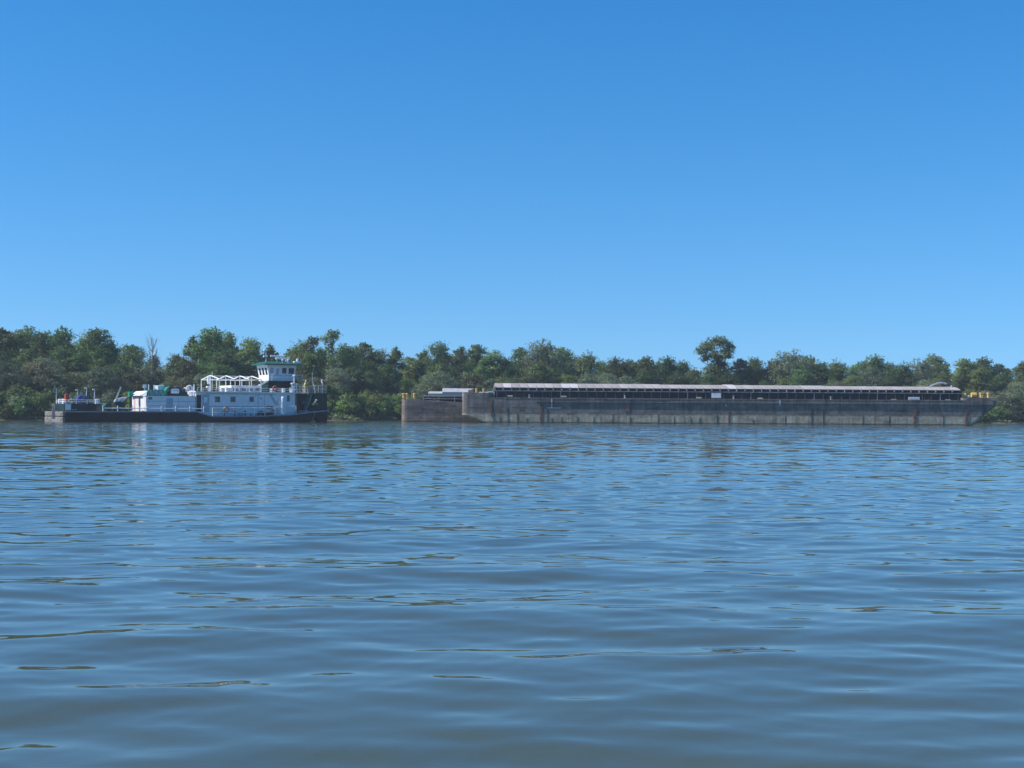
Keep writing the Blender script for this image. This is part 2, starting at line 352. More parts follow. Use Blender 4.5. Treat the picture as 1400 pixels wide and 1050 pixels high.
# ------------------------------------------------------------------ river
def build_water():
    # polar sheet, fine where the camera looks, coarse elsewhere; the waves are a function of the place only
    rr = [0.0, 0.6, 1.2, 1.8, 2.4, 3.0]
    r = 3.0
    while r < 240: r += 0.034 + 0.0034 * r; rr.append(r)
    while r < 3000: r *= 1.05; rr.append(r)
    rr = np.array(rr[1:])
    fine = np.linspace(R(-27), R(27), 861)
    coarse = np.linspace(R(27), R(333), 120)[1:-1]
    th = np.concatenate([fine, coarse])
    nr, nt = len(rr), len(th)
    X = (rr[:, None] * np.sin(th)[None, :]); Y = (rr[:, None] * np.cos(th)[None, :])
    step = np.maximum(0.034 + 0.0034 * rr, 0.03)[:, None] * np.ones(nt)[None, :]
    step[:, 861:] = np.maximum(step[:, 861:], (rr * R(2.5))[:, None])
    rng = np.random.default_rng(5)
    Z = np.zeros_like(X); DX = np.zeros_like(X); DY = np.zeros_like(X)
    N = 118
    lee = 0.85 + 0.65 * np.clip((Y - 7) / 22, 0, 1) * np.ones_like(X)      # calmer in the lee of the near boat
    swell = 1 + 0.9 * np.clip((Y - 60) / 90, 0, 1) + 0.55 * np.clip((24 - Y) / 12, 0, 1)                            # and livelier out in midstream
    # two wave systems: long smooth undulations and shorter wind ripples
    for i in range(N):
        if i < 34:
            lam = math.exp(rng.uniform(math.log(1.3), math.log(5.0))); sl = 0.0057
            ang = rng.normal(R(7), R(27))
        elif i >= 84:
            lam = math.exp(rng.uniform(math.log(0.15), math.log(0.36))); sl = 0.0048
            ang = rng.normal(R(-12), R(38))
        else:
            lam = math.exp(rng.uniform(math.log(0.32), math.log(1.3))); sl = 0.0074
            ang = rng.normal(R(-5), R(33))
        k = 2 * math.pi / lam; kx, ky = k * math.sin(ang), -k * math.cos(ang); ph = rng.uniform(0, 2 * math.pi)
        fade = np.clip((lam / step - 1.7) / 1.5, 0, 1)
        # gusts: slow change of strength from place to place
        g = 0.75 + 0.45 * np.sin(X * 0.06 * rng.uniform(.6, 1.6) + Y * 0.045 * rng.uniform(.6, 1.6) + rng.uniform(0, 6.3))
        a = sl / k * g * fade * (swell if i < 34 else lee)
        phase = kx * X + ky * Y + ph
        s, c = np.sin(phase), np.cos(phase)
        Z += a * c; DX -= 1.0 * a * s * kx / k; DY -= 1.0 * a * s * ky / k
    amp = np.clip((rr - 1.2) / 2.0, 0, 1)[:, None]
    Z *= amp
    vx = np.stack([X + DX * amp, Y + DY * amp, Z], -1).reshape(-1, 3)
    vx = np.concatenate([vx, [[0, 0, 0]]])
    idx = np.arange(nr * nt).reshape(nr, nt)
    a = idx[:-1, :]; b = np.roll(a, -1, 1); d = idx[1:, :]; c = np.roll(d, -1, 1)
    quads = np.stack([a, d, c, b], -1).reshape(-1, 4)
    ctr = nr * nt
    tris = np.stack([np.full(nt, ctr), idx[0], np.roll(idx[0], -1)], -1)
    me = bpy.data.meshes.new('river')
    me.vertices.add(len(vx)); me.vertices.foreach_set('co', vx.astype(np.float32).ravel())
    nl = quads.size + tris.size
    me.loops.add(nl); me.loops.foreach_set('vertex_index', np.concatenate([quads.ravel(), tris.ravel()]).astype(np.int32))
    npoly = len(quads) + len(tris); me.polygons.add(npoly)
    st = np.concatenate([np.arange(len(quads)) * 4, quads.size + np.arange(len(tris)) * 3]).astype(np.int32)
    me.polygons.foreach_set('loop_start', st)
    me.polygons.foreach_set('use_smooth', np.ones(npoly, dtype=bool))
    me.update(calc_edges=True); me.materials.append(MATS['river_water'])
    o = link('river', me); o['kind'] = 'structure'
    return o
build_water()

# ------------------------------------------------------------------ far bank terrain
def build_ground():
    xs = [-700, -500, -350, -250] + [(-180 + i * 2.5) for i in range(145)] + [220, 300, 420, 600, 900, 1500]
    ds = [-8, -4, -2.5, -1.5, -0.8, 0, 0.8, 1.6, 2.6, 4, 6, 8, 11, 15, 20, 27, 36, 50, 80, 150, 400, 1200, 2600]
    v = []; f = []
    for x in xs:
        for d in ds:
            y = shore(x) + d; v.append((x, y, ground(x, y) if d > -7 else -2.5))
    n = len(ds)
    for i in range(len(xs) - 1):
        for j in range(n - 1):
            f.append((i * n + j, (i + 1) * n + j, (i + 1) * n + j + 1, i * n + j + 1))
    m = MB(); m.v = v; m.f = f
    o = m.build('river_bank', 'mud', None, True); o['kind'] = 'structure'
build_ground()

# ------------------------------------------------------------------ trees
def leaves_mesh(name, centers, normals, size, material, rng, aspect=0.6):
    n = len(centers)
    d = rng.normal(size=(n, 3)) * 0.62 + normals * 1.25 + np.array([0, 0, 0.25])
    d /= np.linalg.norm(d, axis=1, keepdims=True)
    t = rng.normal(size=(n, 3)); t -= d * (t * d).sum(1, keepdims=True); t /= np.linalg.norm(t, axis=1, keepdims=True)
    b = np.cross(d, t)
    s = size * rng.uniform(0.55, 1.35, (n, 1))
    p = np.stack([centers - t * s, centers - b * s * aspect + d * s * 0.15, centers + t * s, centers + b * s * aspect + d * s * 0.15], 1).reshape(-1, 3)
    me = bpy.data.meshes.new(name)
    me.vertices.add(4 * n); me.vertices.foreach_set('co', p.astype(np.float32).ravel())
    me.loops.add(4 * n); me.loops.foreach_set('vertex_index', np.arange(4 * n, dtype=np.int32))
    me.polygons.add(n); me.polygons.foreach_set('loop_start', (np.arange(n) * 4).astype(np.int32))
    me.update(calc_edges=True); me.materials.append(MATS[material])
    return me

def crown_points(lobes, count, rng, hollow=0.55, gap=0.42):
    """leaf clumps on the lobes' outer shells, gathered in sprays with gaps between them"""
    vol = np.array([l[1][0] * l[1][2] for l in lobes]); vol = vol / vol.sum()
    C = []; Nn = []
    for (c, rad), w in zip(lobes, vol):
        c = np.array(c); rad = np.array(rad)
        nspray = max(10, int(26 * w * len(lobes)))
        sd = rng.normal(size=(nspray, 3)); sd[:, 2] = sd[:, 2] * 0.8 + 0.18
        sd /= np.linalg.norm(sd, axis=1, keepdims=True)
        sr = rng.uniform(hollow, 1.08, (nspray, 1)) ; sc = c + sd * rad * sr
        k = int(count * w / nspray) + 1
        rs = rad.mean() * gap * rng.uniform(0.6, 1.25, (nspray, 1, 1))
        off = rng.normal(size=(nspray, k, 3)) * rs * 0.52 * np.array([1.15, 1.15, 0.62])
        pts = sc[:, None, :] + off
        nn = np.repeat(sd[:, None, :], k, 1) + off / (rs + 1e-6) * 0.6
        C.append(pts.reshape(-1, 3)); Nn.append(nn.reshape(-1, 3))
        nw = max(4, nspray // 4)                  # thin sprays that reach beyond the crown
        wd = rng.normal(size=(nw, 3)); wd[:, 2] = np.abs(wd[:, 2]) + 0.35; wd /= np.linalg.norm(wd, axis=1, keepdims=True)
        tt = rng.uniform(0.85, 1.0 + 0.42 * rng.uniform(0.3, 1, (nw, 1, 1)), (nw, 13, 1))
        pw = c + wd[:, None, :] * rad * tt + rng.normal(size=(nw, 13, 3)) * rad.mean() * 0.06
        C.append(pw.reshape(-1, 3)); Nn.append(np.repeat(wd, 13, 0))
    C = np.concatenate(C); Nn = np.concatenate(Nn); Nn /= np.linalg.norm(Nn, axis=1, keepdims=True) + 1e-9
    return C, Nn

def limb_mesh(name, trunk_top, trunk_r, lobes, rng, bark, lean=(0, 0), twigs=0):
    m = MB()
    base = Vector((0, 0, -0.5)); mid = Vector((lean[0] * 0.3, lean[1] * 0.3, trunk_top * 0.5)); top = Vector((lean[0], lean[1], trunk_top))
    m.path([base, Vector((0, 0, 0.3)), mid, top], [trunk_r * 1.35, trunk_r, trunk_r * 0.8, trunk_r * 0.55], 7)
    for c, rad in lobes:
        c = Vector(c); s = mid.lerp(top, rng.uniform(0.1, 1.0)); j = Vector(rng.normal(size=3) * 0.35)
        q = s.lerp(c, 0.5) + j
        m.path([s, q, c], [trunk_r * 0.42, trunk_r * 0.27, trunk_r * 0.08], 5)
        for _ in range(twigs):
            d = Vector(rng.normal(size=3) * 0.6 + np.array([0, 0, 0.7])).normalized() * max(rad) * rng.uniform(0.7, 1.2)
            a = q.lerp(c, rng.uniform(0.2, 1)); m.tube(a, a + d, trunk_r * 0.1, trunk_r * 0.03, 4)
    return m.mesh(name, bark)

VAR = {}
def variant(key, H, lobes, count, leaf, material, seed, trunk_top, trunk_r, bark='bark', lean=(0, 0), hollow=0.55, gap=0.42, twigs=0, aspect=0.6):
    rng = np.random.default_rng(seed)
    c, nn = crown_points(lobes, count, rng, hollow, gap)
    c[:, 2] = np.maximum(c[:, 2], 0.1)
    crown = leaves_mesh(key + '_crown', c, nn, leaf, material, rng, aspect)
    trunk = limb_mesh(key + '_trunk', trunk_top, trunk_r, lobes, rng, bark, lean, twigs)
    VAR[key] = (float(c[:, 2].max()) * 0.985, trunk, crown)

def broad_lobes(seed, H, W, n=9, low=0.18):
    rng = np.random.default_rng(seed); L = []
    for i in range(n):
        t = (i + 0.5) / n; z = H * (low + (0.9 - low) * t)
        env = W * 0.5 * math.sin(math.pi * min(0.94, 0.20 + 0.72 * t)) ** 0.8
        a = i * 2.4 + rng.uniform(-.5, .5); q = env * rng.uniform(0.35, 0.75)
        s = W * rng.uniform(0.19, 0.30)
        L.append(((q * math.cos(a), q * math.sin(a), z), (s, s, s * rng.uniform(0.65, 0.95))))
    L.append(((rng.uniform(-.4, .4), rng.uniform(-.4, .4), H * 0.9), (W * 0.17, W * 0.17, H * 0.08)))
    return L
for i in range(4):
    variant('oak%d' % i, 12, broad_lobes(20 + i, 12, 7.6, 13), 9500, 0.175, 'leaf_dark', 40 + i, 6.5, 0.22, hollow=0.3)
for i in range(3):
    variant('ash%d' % i, 12, broad_lobes(50 + i, 12, 6.4, 12), 8000, 0.165, 'leaf_mid', 60 + i, 7.5, 0.19, hollow=0.5, gap=0.48)
for i in range(2):
    variant('poplar%d' % i, 12, broad_lobes(70 + i, 12, 4.4, 11), 5200, 0.15, 'leaf_mid', 80 + i, 9.5, 0.17, bark='bark_pale', hollow=0.3, gap=0.5)
for i in range(3):
    variant('willow%d' % i, 9, broad_lobes(90 + i, 9, 7.0, 13, 0.12), 9000, 0.16, 'leaf_silver', 100 + i, 4.0, 0.2, hollow=0.35, aspect=0.4)
for i in range(2):
    variant('dull%d' % i, 9, broad_lobes(110 + i, 9, 5.6, 11, 0.12), 6500, 0.155, 'leaf_dull', 120 + i, 5.0, 0.15, hollow=0.5, twigs=3)
# slender tree with a loose, see-through head
rg = np.random.default_rng(3)
variant('slender0', 13, [((rg.uniform(-.5, .5), rg.uniform(-.5, .5), 4 + i * 1.15), (1.0 - i * 0.04, 1.0 - i * 0.04, 0.9)) for i in range(8)] +
        [((-0.9, 0, 11.6), (0.8, 0.8, 1.0)), ((0.8, 0.3, 12.0), (0.8, 0.8, 1.0)), ((0, 0, 12.6), (0.6, 0.6, 0.7))], 1500, 0.17, 'leaf_mid', 131, 11.5, 0.17, bark='bark_pale', gap=0.55, hollow=0.2, twigs=4)
# tree that stands clear of the wood: bare stem, spreading flat-topped head
variant('umbrella0', 13, [((-2.2, 0, 10.4), (1.3, 1.3, 1.0)), ((-1.0, .8, 11.4), (1.4, 1.4, 1.1)), ((0.7, -.4, 11.9), (1.4, 1.4, 1.0)), ((2.0, .3, 11.0), (1.2, 1.2, 1.1)),
        ((1.3, -.9, 9.6), (1.1, 1.1, 0.9)), ((-0.4, -.6, 9.4), (1.0, 1.0, 0.9)), ((0.6, 0.4, 8.2), (1.3, 1.3, 1.1)), ((-1.9, .3, 9.1), (0.9, 0.9, 0.6)), ((2.1, .3, 9.3), (.8, .8, .6)), ((-0.5, 0, 6.9), (1.5, 1.5, 1.2)), ((1.3, 0, 6.2), (1.6, 1.6, 1.3)), ((0.1, 0, 4.6), (1.9, 1.9, 1.5)), ((0, 0, 2.6), (1.9, 1.9, 1.5))],
        10500, 0.16, 'leaf_dark', 141, 9.0, 0.24, lean=(0.3, 0), hollow=0.25, gap=0.62)
for i in range(3):
    variant('bush%d' % i, 3.2, [((math.cos(a) * q, math.sin(a) * q, z), (s, s, s * .9)) for a, q, z, s in
            [(0.3 + i, 1.0, 0.9, 1.0), (2.2, 1.1, 0.8, 0.95), (4.1 + i * .5, 1.0, 1.0, 1.0), (1, 0.3, 1.9, 0.95), (5.2, 1.3, 0.5, 0.7), (3.2, 0.4, 2.3, 0.65 + .1 * i)]],
            2300, 0.15, ['leaf_light', 'leaf_mid', 'leaf_silver'][i], 150 + i, 1.2, 0.07, hollow=0.5, aspect=0.45)
# leafless tree: limbs and twigs only
def bare_tree():
    rng = np.random.default_rng(9); m = MB(); tw = MB()
    m.path([(0, 0, -.5), (0, 0, 3), (0.1, 0, 7), (0.05, 0, 11.3)], [0.2, 0.16, 0.11, 0.03], 6)
    for i in range(16):
        z = 4.6 + i * 0.36; a = i * 2.4; L = (1.5 - 0.05 * i) * rng.uniform(0.8, 1.2)
        s = Vector((0.08, 0, z)); e = s + Vector((math.cos(a) * L * 0.62, math.sin(a) * L * 0.62, L * 1.75))
        q = s.lerp(e, 0.45) + Vector((math.cos(a) * 0.2, math.sin(a) * 0.2, -0.1))
        m.path([s, q, e], [0.06, 0.045, 0.015], 5)
        for _ in range(7):
            p = q.lerp(e, rng.uniform(-0.3, 1)); d = Vector((math.cos(a) * 0.35, math.sin(a) * 0.35, 0)) + Vector(rng.normal(size=3) * 0.28 + np.array([0, 0, 0.8]))
            tw.tube(p, p + d, 0.024, 0.010, 3)
    VAR['bare0'] = (11.3, m.mesh('bare0_trunk', 'bark_pale'), tw.mesh('bare0_crown', 'bark_pale'))
bare_tree()

KIND = {'oak': ('dense dark green broadleaf tree', 'broadleaf_tree'), 'ash': ('mid green airy broadleaf tree', 'ash_tree'),
        'poplar': ('narrow upright green poplar tree', 'poplar_tree'), 'willow': ('silvery grey-green rounded willow', 'willow_tree'),
        'dull': ('dull olive-brown half-dry tree', 'half_dry_tree')}
ZONES = [(40, 'off the stern of the pusher boat'), (150, "behind the pusher boat's aft deck"), (265, "behind the pusher boat's aft house"),
         (355, "behind the pusher boat's awning frame"), (412, "behind the pusher boat's wheelhouse"), (470, "behind the pusher boat's bow towers"),
         (548, 'between pusher boat and barges'), (632, 'behind the visible end of the rear barge'), (760, "behind the long barge's near bollards"),
         (900, "behind the long barge's white corner mark"), (1060, "behind the long barge's square white board"),
         (1190, "behind the long barge's rusty streak"), (1320, "behind the long barge's bent silver pipe"), (9999, "past the long barge's raked end")]
def zone(px):
    for lim, t in ZONES:
        if px < lim: return t
def plant_tree(key, px, Y, height, name=None, label=None, cat='tree', group=None, rnd=random, sx=1.0, look=''):
    x = (px - 700) / FOC * Y
    H, trunk, crown = VAR[key]; kind = key.rstrip('0123456789')
    z = ground(x, Y); s = height / H
    if label is None:
        k, nm = KIND[kind]; label = '%s%s %s' % (look, k, zone(px)); group = label; name = nm
    root = thing(name, label, cat, (x, Y, z - 0.05), rnd.uniform(0, 6.28), group)
    if kind in ('umbrella', 'slender', 'bare'): root.rotation_euler[2] = 0.0
    root.scale = (s * sx, s * sx, s)
    link('trunk', trunk, root); link('crown', crown, root)
    return root

SKY = [(-120, 452), (-40, 448), (0, 449), (30, 447), (60, 454), (85, 447), (130, 449), (150, 464), (180, 471), (210, 486), (240, 484), (262, 460), (290, 449), (312, 455), (340, 462),
       (370, 471), (412, 466), (440, 476), (475, 471), (497, 469), (520, 478), (540, 475), (560, 488), (578, 479), (602, 468), (628, 474), (650, 472), (672, 480), (690, 488),
       (712, 476), (745, 465), (766, 476), (800, 479), (842, 488), (862, 492), (882, 488), (912, 487), (932, 493), (948, 501), (1012, 491), (1030, 489), (1060, 491), (1082, 479),
       (1103, 486), (1122, 496), (1146, 490), (1172, 496), (1196, 485), (1232, 494), (1262, 491), (1280, 485), (1320, 491), (1342, 488), (1366, 498), (1400, 494), (1500, 494)]
def skyline(px):
    for (a, ya), (b, yb) in zip(SKY, SKY[1:]):
        if px <= b: return ya + (yb - ya) * (px - a) / (b - a)
    return 494
def height_for(px, Y, py):
    x = (px - 700) / FOC * Y
    return EYE + (horizon(px) - py) * Y / FOC - ground(x, Y)
def shore_px(px):      # distance of the waterline along a bearing
    k = (px - 700) / FOC; Y = 230
    for _ in range(20): Y = shore(k * Y)
    return Y
def build_trees():
    rnd = random.Random(4)
    pick = lambda px: rnd.choice(['oak0', 'oak1', 'oak2', 'oak3', 'ash0', 'ash1', 'ash2', 'poplar0', 'willow0', 'willow1', 'dull0'] if px < 700 else
                                 ['oak0', 'oak1', 'oak2', 'ash0', 'ash1', 'willow0', 'willow1', 'willow2', 'willow0', 'oak3', 'ash2'])
    # summits of the skyline, one tree each
    for i, (px, py) in enumerate(SKY[1:]):
        Y = shore_px(px) + rnd.uniform(20, 30)
        lo = min(skyline(px - 14), skyline(px + 14)) if py < skyline(px - 14) + 1 and py < skyline(px + 14) + 1 else py + 3
        key = rnd.choice(['ash0', 'ash1', 'ash2', 'oak0', 'oak2', 'poplar0', 'poplar1'] if px < 690 else ['oak1', 'oak3', 'ash0', 'ash2', 'oak0', 'willow1'])
        plant_tree(key, px, Y, height_for(px, Y, py - 1), rnd=rnd, look='tall ')
    # behind and between
    px = -90
    while px < 1490:
        Y = shore_px(px) + rnd.uniform(33, 48)
        plant_tree(pick(px), px, Y, height_for(px, Y, skyline(px) + rnd.uniform(5, 13)), rnd=rnd, look='half-hidden '); px += rnd.uniform(20, 30)
    px = -90
    while px < 1490:
        Y = shore_px(px) + rnd.uniform(13, 19); f = rnd.uniform(0.55, 0.85)
        top = horizon(px) - (horizon(px) - skyline(px)) * f
        plant_tree(pick(px), px, Y, height_for(px, Y, top), rnd=rnd, sx=1.15, look='mid-height '); px += rnd.uniform(20, 29)
    px = -90
    while px < 1490:
        open_bank = 446 < px < 560
        Y = shore_px(px) + rnd.uniform(7, 10.5); f = rnd.uniform(0.18, 0.30) if open_bank else rnd.uniform(0.35, 0.62)
        top = horizon(px) - (horizon(px) - skyline(px)) * f
        key = rnd.choice(['willow0', 'willow1', 'willow2', 'dull0', 'dull1', 'ash1', 'oak1'])
        plant_tree(key, px, Y, height_for(px, Y, top), rnd=rnd, sx=1.3, look='low spreading '); px += rnd.uniform(19, 27)
    # singular trees
    Y = shore_px(980) + 24
    plant_tree('umbrella0', 979, Y, height_for(979, Y, 459), 'flat_topped_tree', 'tall dark tree with spreading rounded head standing clear above the wood', rnd=rnd, sx=1.05)
    Y = shore_px(452) + 20
    plant_tree('slender0', 452, Y, height_for(452, Y, 451), 'slender_tree', 'tall slender pale-stemmed tree with thin top rising above the bow towers', rnd=rnd)
    Y = shore_px(425) + 22
    plant_tree('slender0', 425, Y, height_for(425, Y, 460), 'slender_tree', 'thin-topped pale-stemmed tree just behind the wheelhouse railing', rnd=rnd)
    Y = shore_px(207) + 22
    plant_tree('bare0', 207, Y, height_for(207, Y, 461), 'leafless_tree', 'grey leafless dead tree rising above the aft house', rnd=rnd)
    # pale leaning stem near the bow
    st = thing('leaning_birch', 'white crooked birch stem between the two bow towers', 'tree', (0, 0, 0))
    Y = shore_px(428) + 6.0; P = lambda a, b: ((a - 700) / FOC * Y, Y, EYE + (horizon(a) - b) * Y / FOC)
    b = P(434, 540); st.location = (b[0], Y, ground(b[0], Y)); o = Vector(st.location)
    pts = [Vector((0, 0, -0.4))] + [Vector(P(*q)) - o for q in [(433, 545), (431, 533), (428, 524), (427, 514), (428, 506), (430, 496)]]
    MB().path(pts, [0.13, 0.12, 0.11, 0.10, 0.09, 0.07, 0.03], 6).build('trunk', 'birch_bark', st)
    rng = np.random.default_rng(77)
    c, nn = crown_points([(tuple(pts[-1] + Vector((dx, 0, dz))), (1.3, 1.3, 1.1)) for dx, dz in [(-.7, -.6), (.8, -.3), (0, .9)]], 1100, rng, 0.3, 0.5)
    link('crown', leaves_mesh('birch_crown', c, nn, 0.18, 'leaf_mid', rng), st)
    for px, dy, py in ((1378, 1.6, 532), (1402, 0.8, 520), (1430, 1.2, 516)):
        Y = shore_px(px) + dy
        plant_tree('willow1' if px != 1402 else 'willow2', px, Y, height_for(px, Y, py), 'willow_tree', 'big grey-green willow overhanging the water past the long barge', 'tree', 'willows overhanging the water', rnd=rnd, sx=1.25)
    # bushes along the water's edge
    BZ = {0: 'light green leafy bush', 1: 'deep green leafy bush', 2: 'silvery narrow-leaved willow bush'}
    px = -80
    while px < 1480:
        open_bank = 446 < px < 556
        for row in range(2 if not open_bank else 3):
            Y = shore_px(px) + (1.4 + row * 2.7 + rnd.uniform(-0.6, 0.6)); h = rnd.uniform(1.6, 3.0) + row * 0.4
            i = rnd.choice([0, 0, 1] if open_bank else [1, 1, 2, 0] if px < 700 else [2, 2, 1, 0])
            if px > 1365: h *= 1.5; i = rnd.choice([2, 1, 1])
            if 446 < px < 500 and row == 0: h *= 0.4
            lab = '%s at the waterline %s' % (BZ[i], zone(px)) if row == 0 else '%s up the bank %s' % (BZ[i], zone(px))
            plant_tree('bush%d' % i, px + rnd.uniform(-8, 8), Y, h, 'riverside_bush', lab, 'bush', lab, rnd=rnd, sx=1.1)
        px += rnd.uniform(13, 21)
    # grass and reeds: nobody could count it
    rng = np.random.default_rng(21); n = 22000
    x = rng.uniform(-95, 125, n); d = rng.uniform(0, 1, n) ** 1.5 * 8 - 0.1
    pts = np.array([(a, shore(a) + b, 0) for a, b in zip(x, d)]); pts[:, 2] = [ground(a, b) + 0.15 for a, b, _ in pts]
    pts[:, 2] += rng.uniform(0, 0.25, n)
    me = leaves_mesh('grass', pts, np.tile([0, -0.4, 0.2], (n, 1)), 0.22, 'grass_blades', rng, 0.35)
    g = link('bank_grass', me); g['kind'] = 'stuff'; tag(g, 'green grass and low reeds along the far bank', 'grass')
build_trees()

# ------------------------------------------------------------------ barges
def round_rect(u0, u1, v0, v1, z, r, n=4):
    pts = []
    for cx, cy, a0 in ((u1 - r, v0 + r, -90), (u1 - r, v1 - r, 0), (u0 + r, v1 - r, 90), (u0 + r, v0 + r, 180)):
        for k in range(n + 1):
            a = R(a0 + 90 * k / n); pts.append((cx + r * math.cos(a), cy + r * math.sin(a), z))
    return pts

def bollard_pair(parent, u, v, z, s=1.0, sep=0.62, material='yellow_paint'):
    for d in (0, sep):
        m = MB(); m.lathe((u + d, v, z), [(0.17 * s, 0), (0.17 * s, 0.52 * s), (0.24 * s, 0.56 * s), (0.24 * s, 0.68 * s), (0.18 * s, 0.73 * s)], 10)
        m.build('bollard', material, parent, False)

def make_barge(name, label, px0, Y0, rot, L, W, spec):
    x0 = (px0 - 700) / FOC * Y0
    root = thing(name, label, 'barge', (x0, Y0, 0), R(rot)); c, s = math.cos(R(rot)), math.sin(R(rot))
    def U(px, v=0.0):
        k = (px - 700) / FOC
        return (k * (Y0 + v * c) - x0 + v * s) / (c - k * s)
    def Z(px, py, v=0.0):
        return EYE + (horizon(px) - py) * (Y0 + U(px, v) * s + v * c) / FOC
    return root, U, Z

def stiffener_mesh(name, h, material): return MB().box(-0.035, 0.035, -0.10, 0.0, 0, h).mesh(name, material)

def near_barge():
    Y0, W = 202.0, 10.8
    root, U, Z = make_barge('cargo_barge', 'long grey rust-streaked cargo barge with pinkish hatch covers', 632, Y0, 1.2, 74, W, None)
    L = U(1364.5)
    zd = 3.52                                           # side deck
    ub, ue = U(675), U(1316)                            # raised ends
    zb, ze = Z(650, 536.6), Z(1335, 543.8)
    # hull: rings from the bottom up
    def ring(z):
        if z < 1.1: a = U(632) + (1.1 - max(z, -0.7)) * 2.75
        else: a = 0.0
        b = L - (2.85 - z) * 1.22 if z < 2.85 else L
        return round_rect(a, b, 0, W, z, 0.7)
    MB().loft([ring(z) for z in (-0.7, 0.0, 0.5, 1.1, 1.8, 2.85, zd)]).build('hull', 'barge_side', root)
    hull = root.children[0]
    sb = MB().loft([round_rect(0.0, ub, 0, W, zd + 0.003, 0.7), round_rect(0.0, ub, 0, W, zb, 0.7)]).build('raised_end', 'barge_side', root)
    sb['label'] = 'pale grey blunt raised end with rust line'
    MB().loft([round_rect(ue, L, 0, W, zd + 0.003, 0.7), round_rect(ue, L - 0.85, 0, W, ze, 0.7)]).build('raised_end', 'barge_side', root)
    # rust lines and pale patch on the blunt end
    MB().box(0.75, ub - 0.05, -0.02, 0, 2.02, 2.12).build('rust_line', 'rust_red', sb)
    MB().box(0.72, 0.86, -0.021, 0, 2.14, zb - 0.3).build('rust_line', 'rust_red', sb)
    m = MB().hexa([(0.72, -0.015, 1.15), (ub - 0.06, -0.015, 0.0), (ub - 0.06, 0, 0.0), (0.72, 0, 1.15), (0.72, -0.015, 2.0), (ub - 0.06, -0.015, 2.0), (ub - 0.06, 0, 2.0), (0.72, 0, 2.0)])
    m.build('hull_plate', 'barge_side', hull)['label'] = 'pale weathered lower plate of the blunt end'
    MB().box(0.9, ub - 0.06, -0.015, 0, 2.14, zd).build('hull_plate', 'barge_side', hull)
    # side plating, three strakes of separate plates
    rnd = random.Random(8)
    ends = {0: U(1331) - 0.5, 1: U(1343), 2: U(1352)}
    for st, (za, zc, mt) in enumerate(((0.18, 1.30, 'barge_pale'), (1.315, 2.12, 'barge_mid'), (2.135, 3.42, 'barge_dark'))):
        u = ub + 0.02
        while u < ends[st] - 0.4:
            w = rnd.choice([1.15, 1.15, 2.3, 2.3, 3.45]) if st == 0 else rnd.choice([4.6, 5.75, 6.9])
            e = min(u + w, ends[st]); t = 0.012 + rnd.uniform(0, 0.02)
            mm = mt
            if st == 0 and rnd.random() < 0.22: mm = 'barge_mid'
            if st == 1 and rnd.random() < 0.2: mm = 'barge_dark'
            MB().box(u, e - 0.035, -t, 0, za + rnd.uniform(0, 0.05), zc - rnd.uniform(0, 0.04)).build('hull_plate', 'barge_side', hull)
            u = e
    MB().box(ub, ends[0] - 0.5, -0.024, 0, -0.05, 0.165).build('wet_band', 'barge_wet', hull)
    # vertical frame ribs that stand out below
    for px in [676, 684, 695, 708, 721, 749, 755, 768, 790, 812, 838, 862, 900, 922, 945, 957, 981, 1030, 1074, 1110, 1126, 1180, 1216, 1290]:
        u = U(px); MB().box(u - 0.03, u + 0.03, -0.06, 0, 0.1, rnd.choice([0.7, 0.9, 1.3, 1.3, 2.1])).build('frame_rib', 'coaming_navy', hull)
    for px, w, h, z0 in [(740, 0.42, 2.3, 0.1), (997, 0.34, 1.75, 0.0), (1251, 0.5, 2.2, 0.05), (1321, 0.3, 2.6, 0.05), (858, 0.7, 0.7, 1.5), (672, 0.25, 2.4, 0.9)]:
        u = U(px); q = MB(); prof = []
        rr = random.Random(px)
        left = [(u - w / 2 * rr.uniform(.5, 1.2), z0 + h * k / 7) for k in range(8)]; right = [(u + w / 2 * rr.uniform(.5, 1.2), z0 + h * k / 7) for k in range(8)]
        for k in range(7):
            (a, za), (b, zb2) = left[k], left[k + 1]; (c, _), (d, _) = right[k], right[k + 1]
            q.hexa([(a, -0.075, za), (c, -0.075, za), (c, -0.0, za), (a, -0.0, za), (b, -0.075, zb2), (d, -0.075, zb2), (d, -0.0, zb2), (b, -0.0, zb2)])
        q.build('rust_streak', 'rust_red', hull)
    # two staggered columns of dark draft marks, built as small discs
    for j, px in enumerate((684.5, 690)):
        for k in range(5 if j == 0 else 4):
            z = 0.75 + k * 0.62 + 0.31 * j; u = U(px)
            MB().lathe((0, 0, 0), [(0.085, 0), (0.085, 0.05)], 8).build('draft_mark', 'black_rubber', hull)
            o = hull.children[-1]; o.location = (u, -0.03, z); o.rotation_euler = (R(90), 0, 0)
    # white painted corner marks
    for px, h, w in ((754.5, 1.32, 1.6), (1066.5, 0.8, 0.0), (992.5, 0.25, 0.0)):
        u = U(px); ztop = 3.4 if px != 992.5 else 2.75
        m = MB().box(u - 0.05, u + 0.06, -0.05, 0, ztop - h, ztop)
        if w: m.box(u - w * 0.4, u - 0.052, -0.05, 0, ztop - h, ztop - h + 0.09); m.box(u + 0.062, u + w * 0.8, -0.05, 0, ztop - h, ztop - h + 0.09)
        m.build('white_mark', 'white_paint', hull)
    MB().box(ub, ue, -0.05, 0.25, zd - 0.12, zd + 0.02).build('deck_edge', 'barge_side', root)
    for a, b2 in ((1.5, 3.6), (15.5, 24.0), (8.0, 11.5)):
        MB().box(ub + a, ub + b2, -0.07, -0.052, zd - 0.13, zd - 0.01).build('deck_edge', 'beige_fender', root)
    # hold coaming
    cv0, cv1, zc = 0.85, W - 0.85, 4.42
    u0, u1 = U(676.5, cv0), U(1313, cv0)
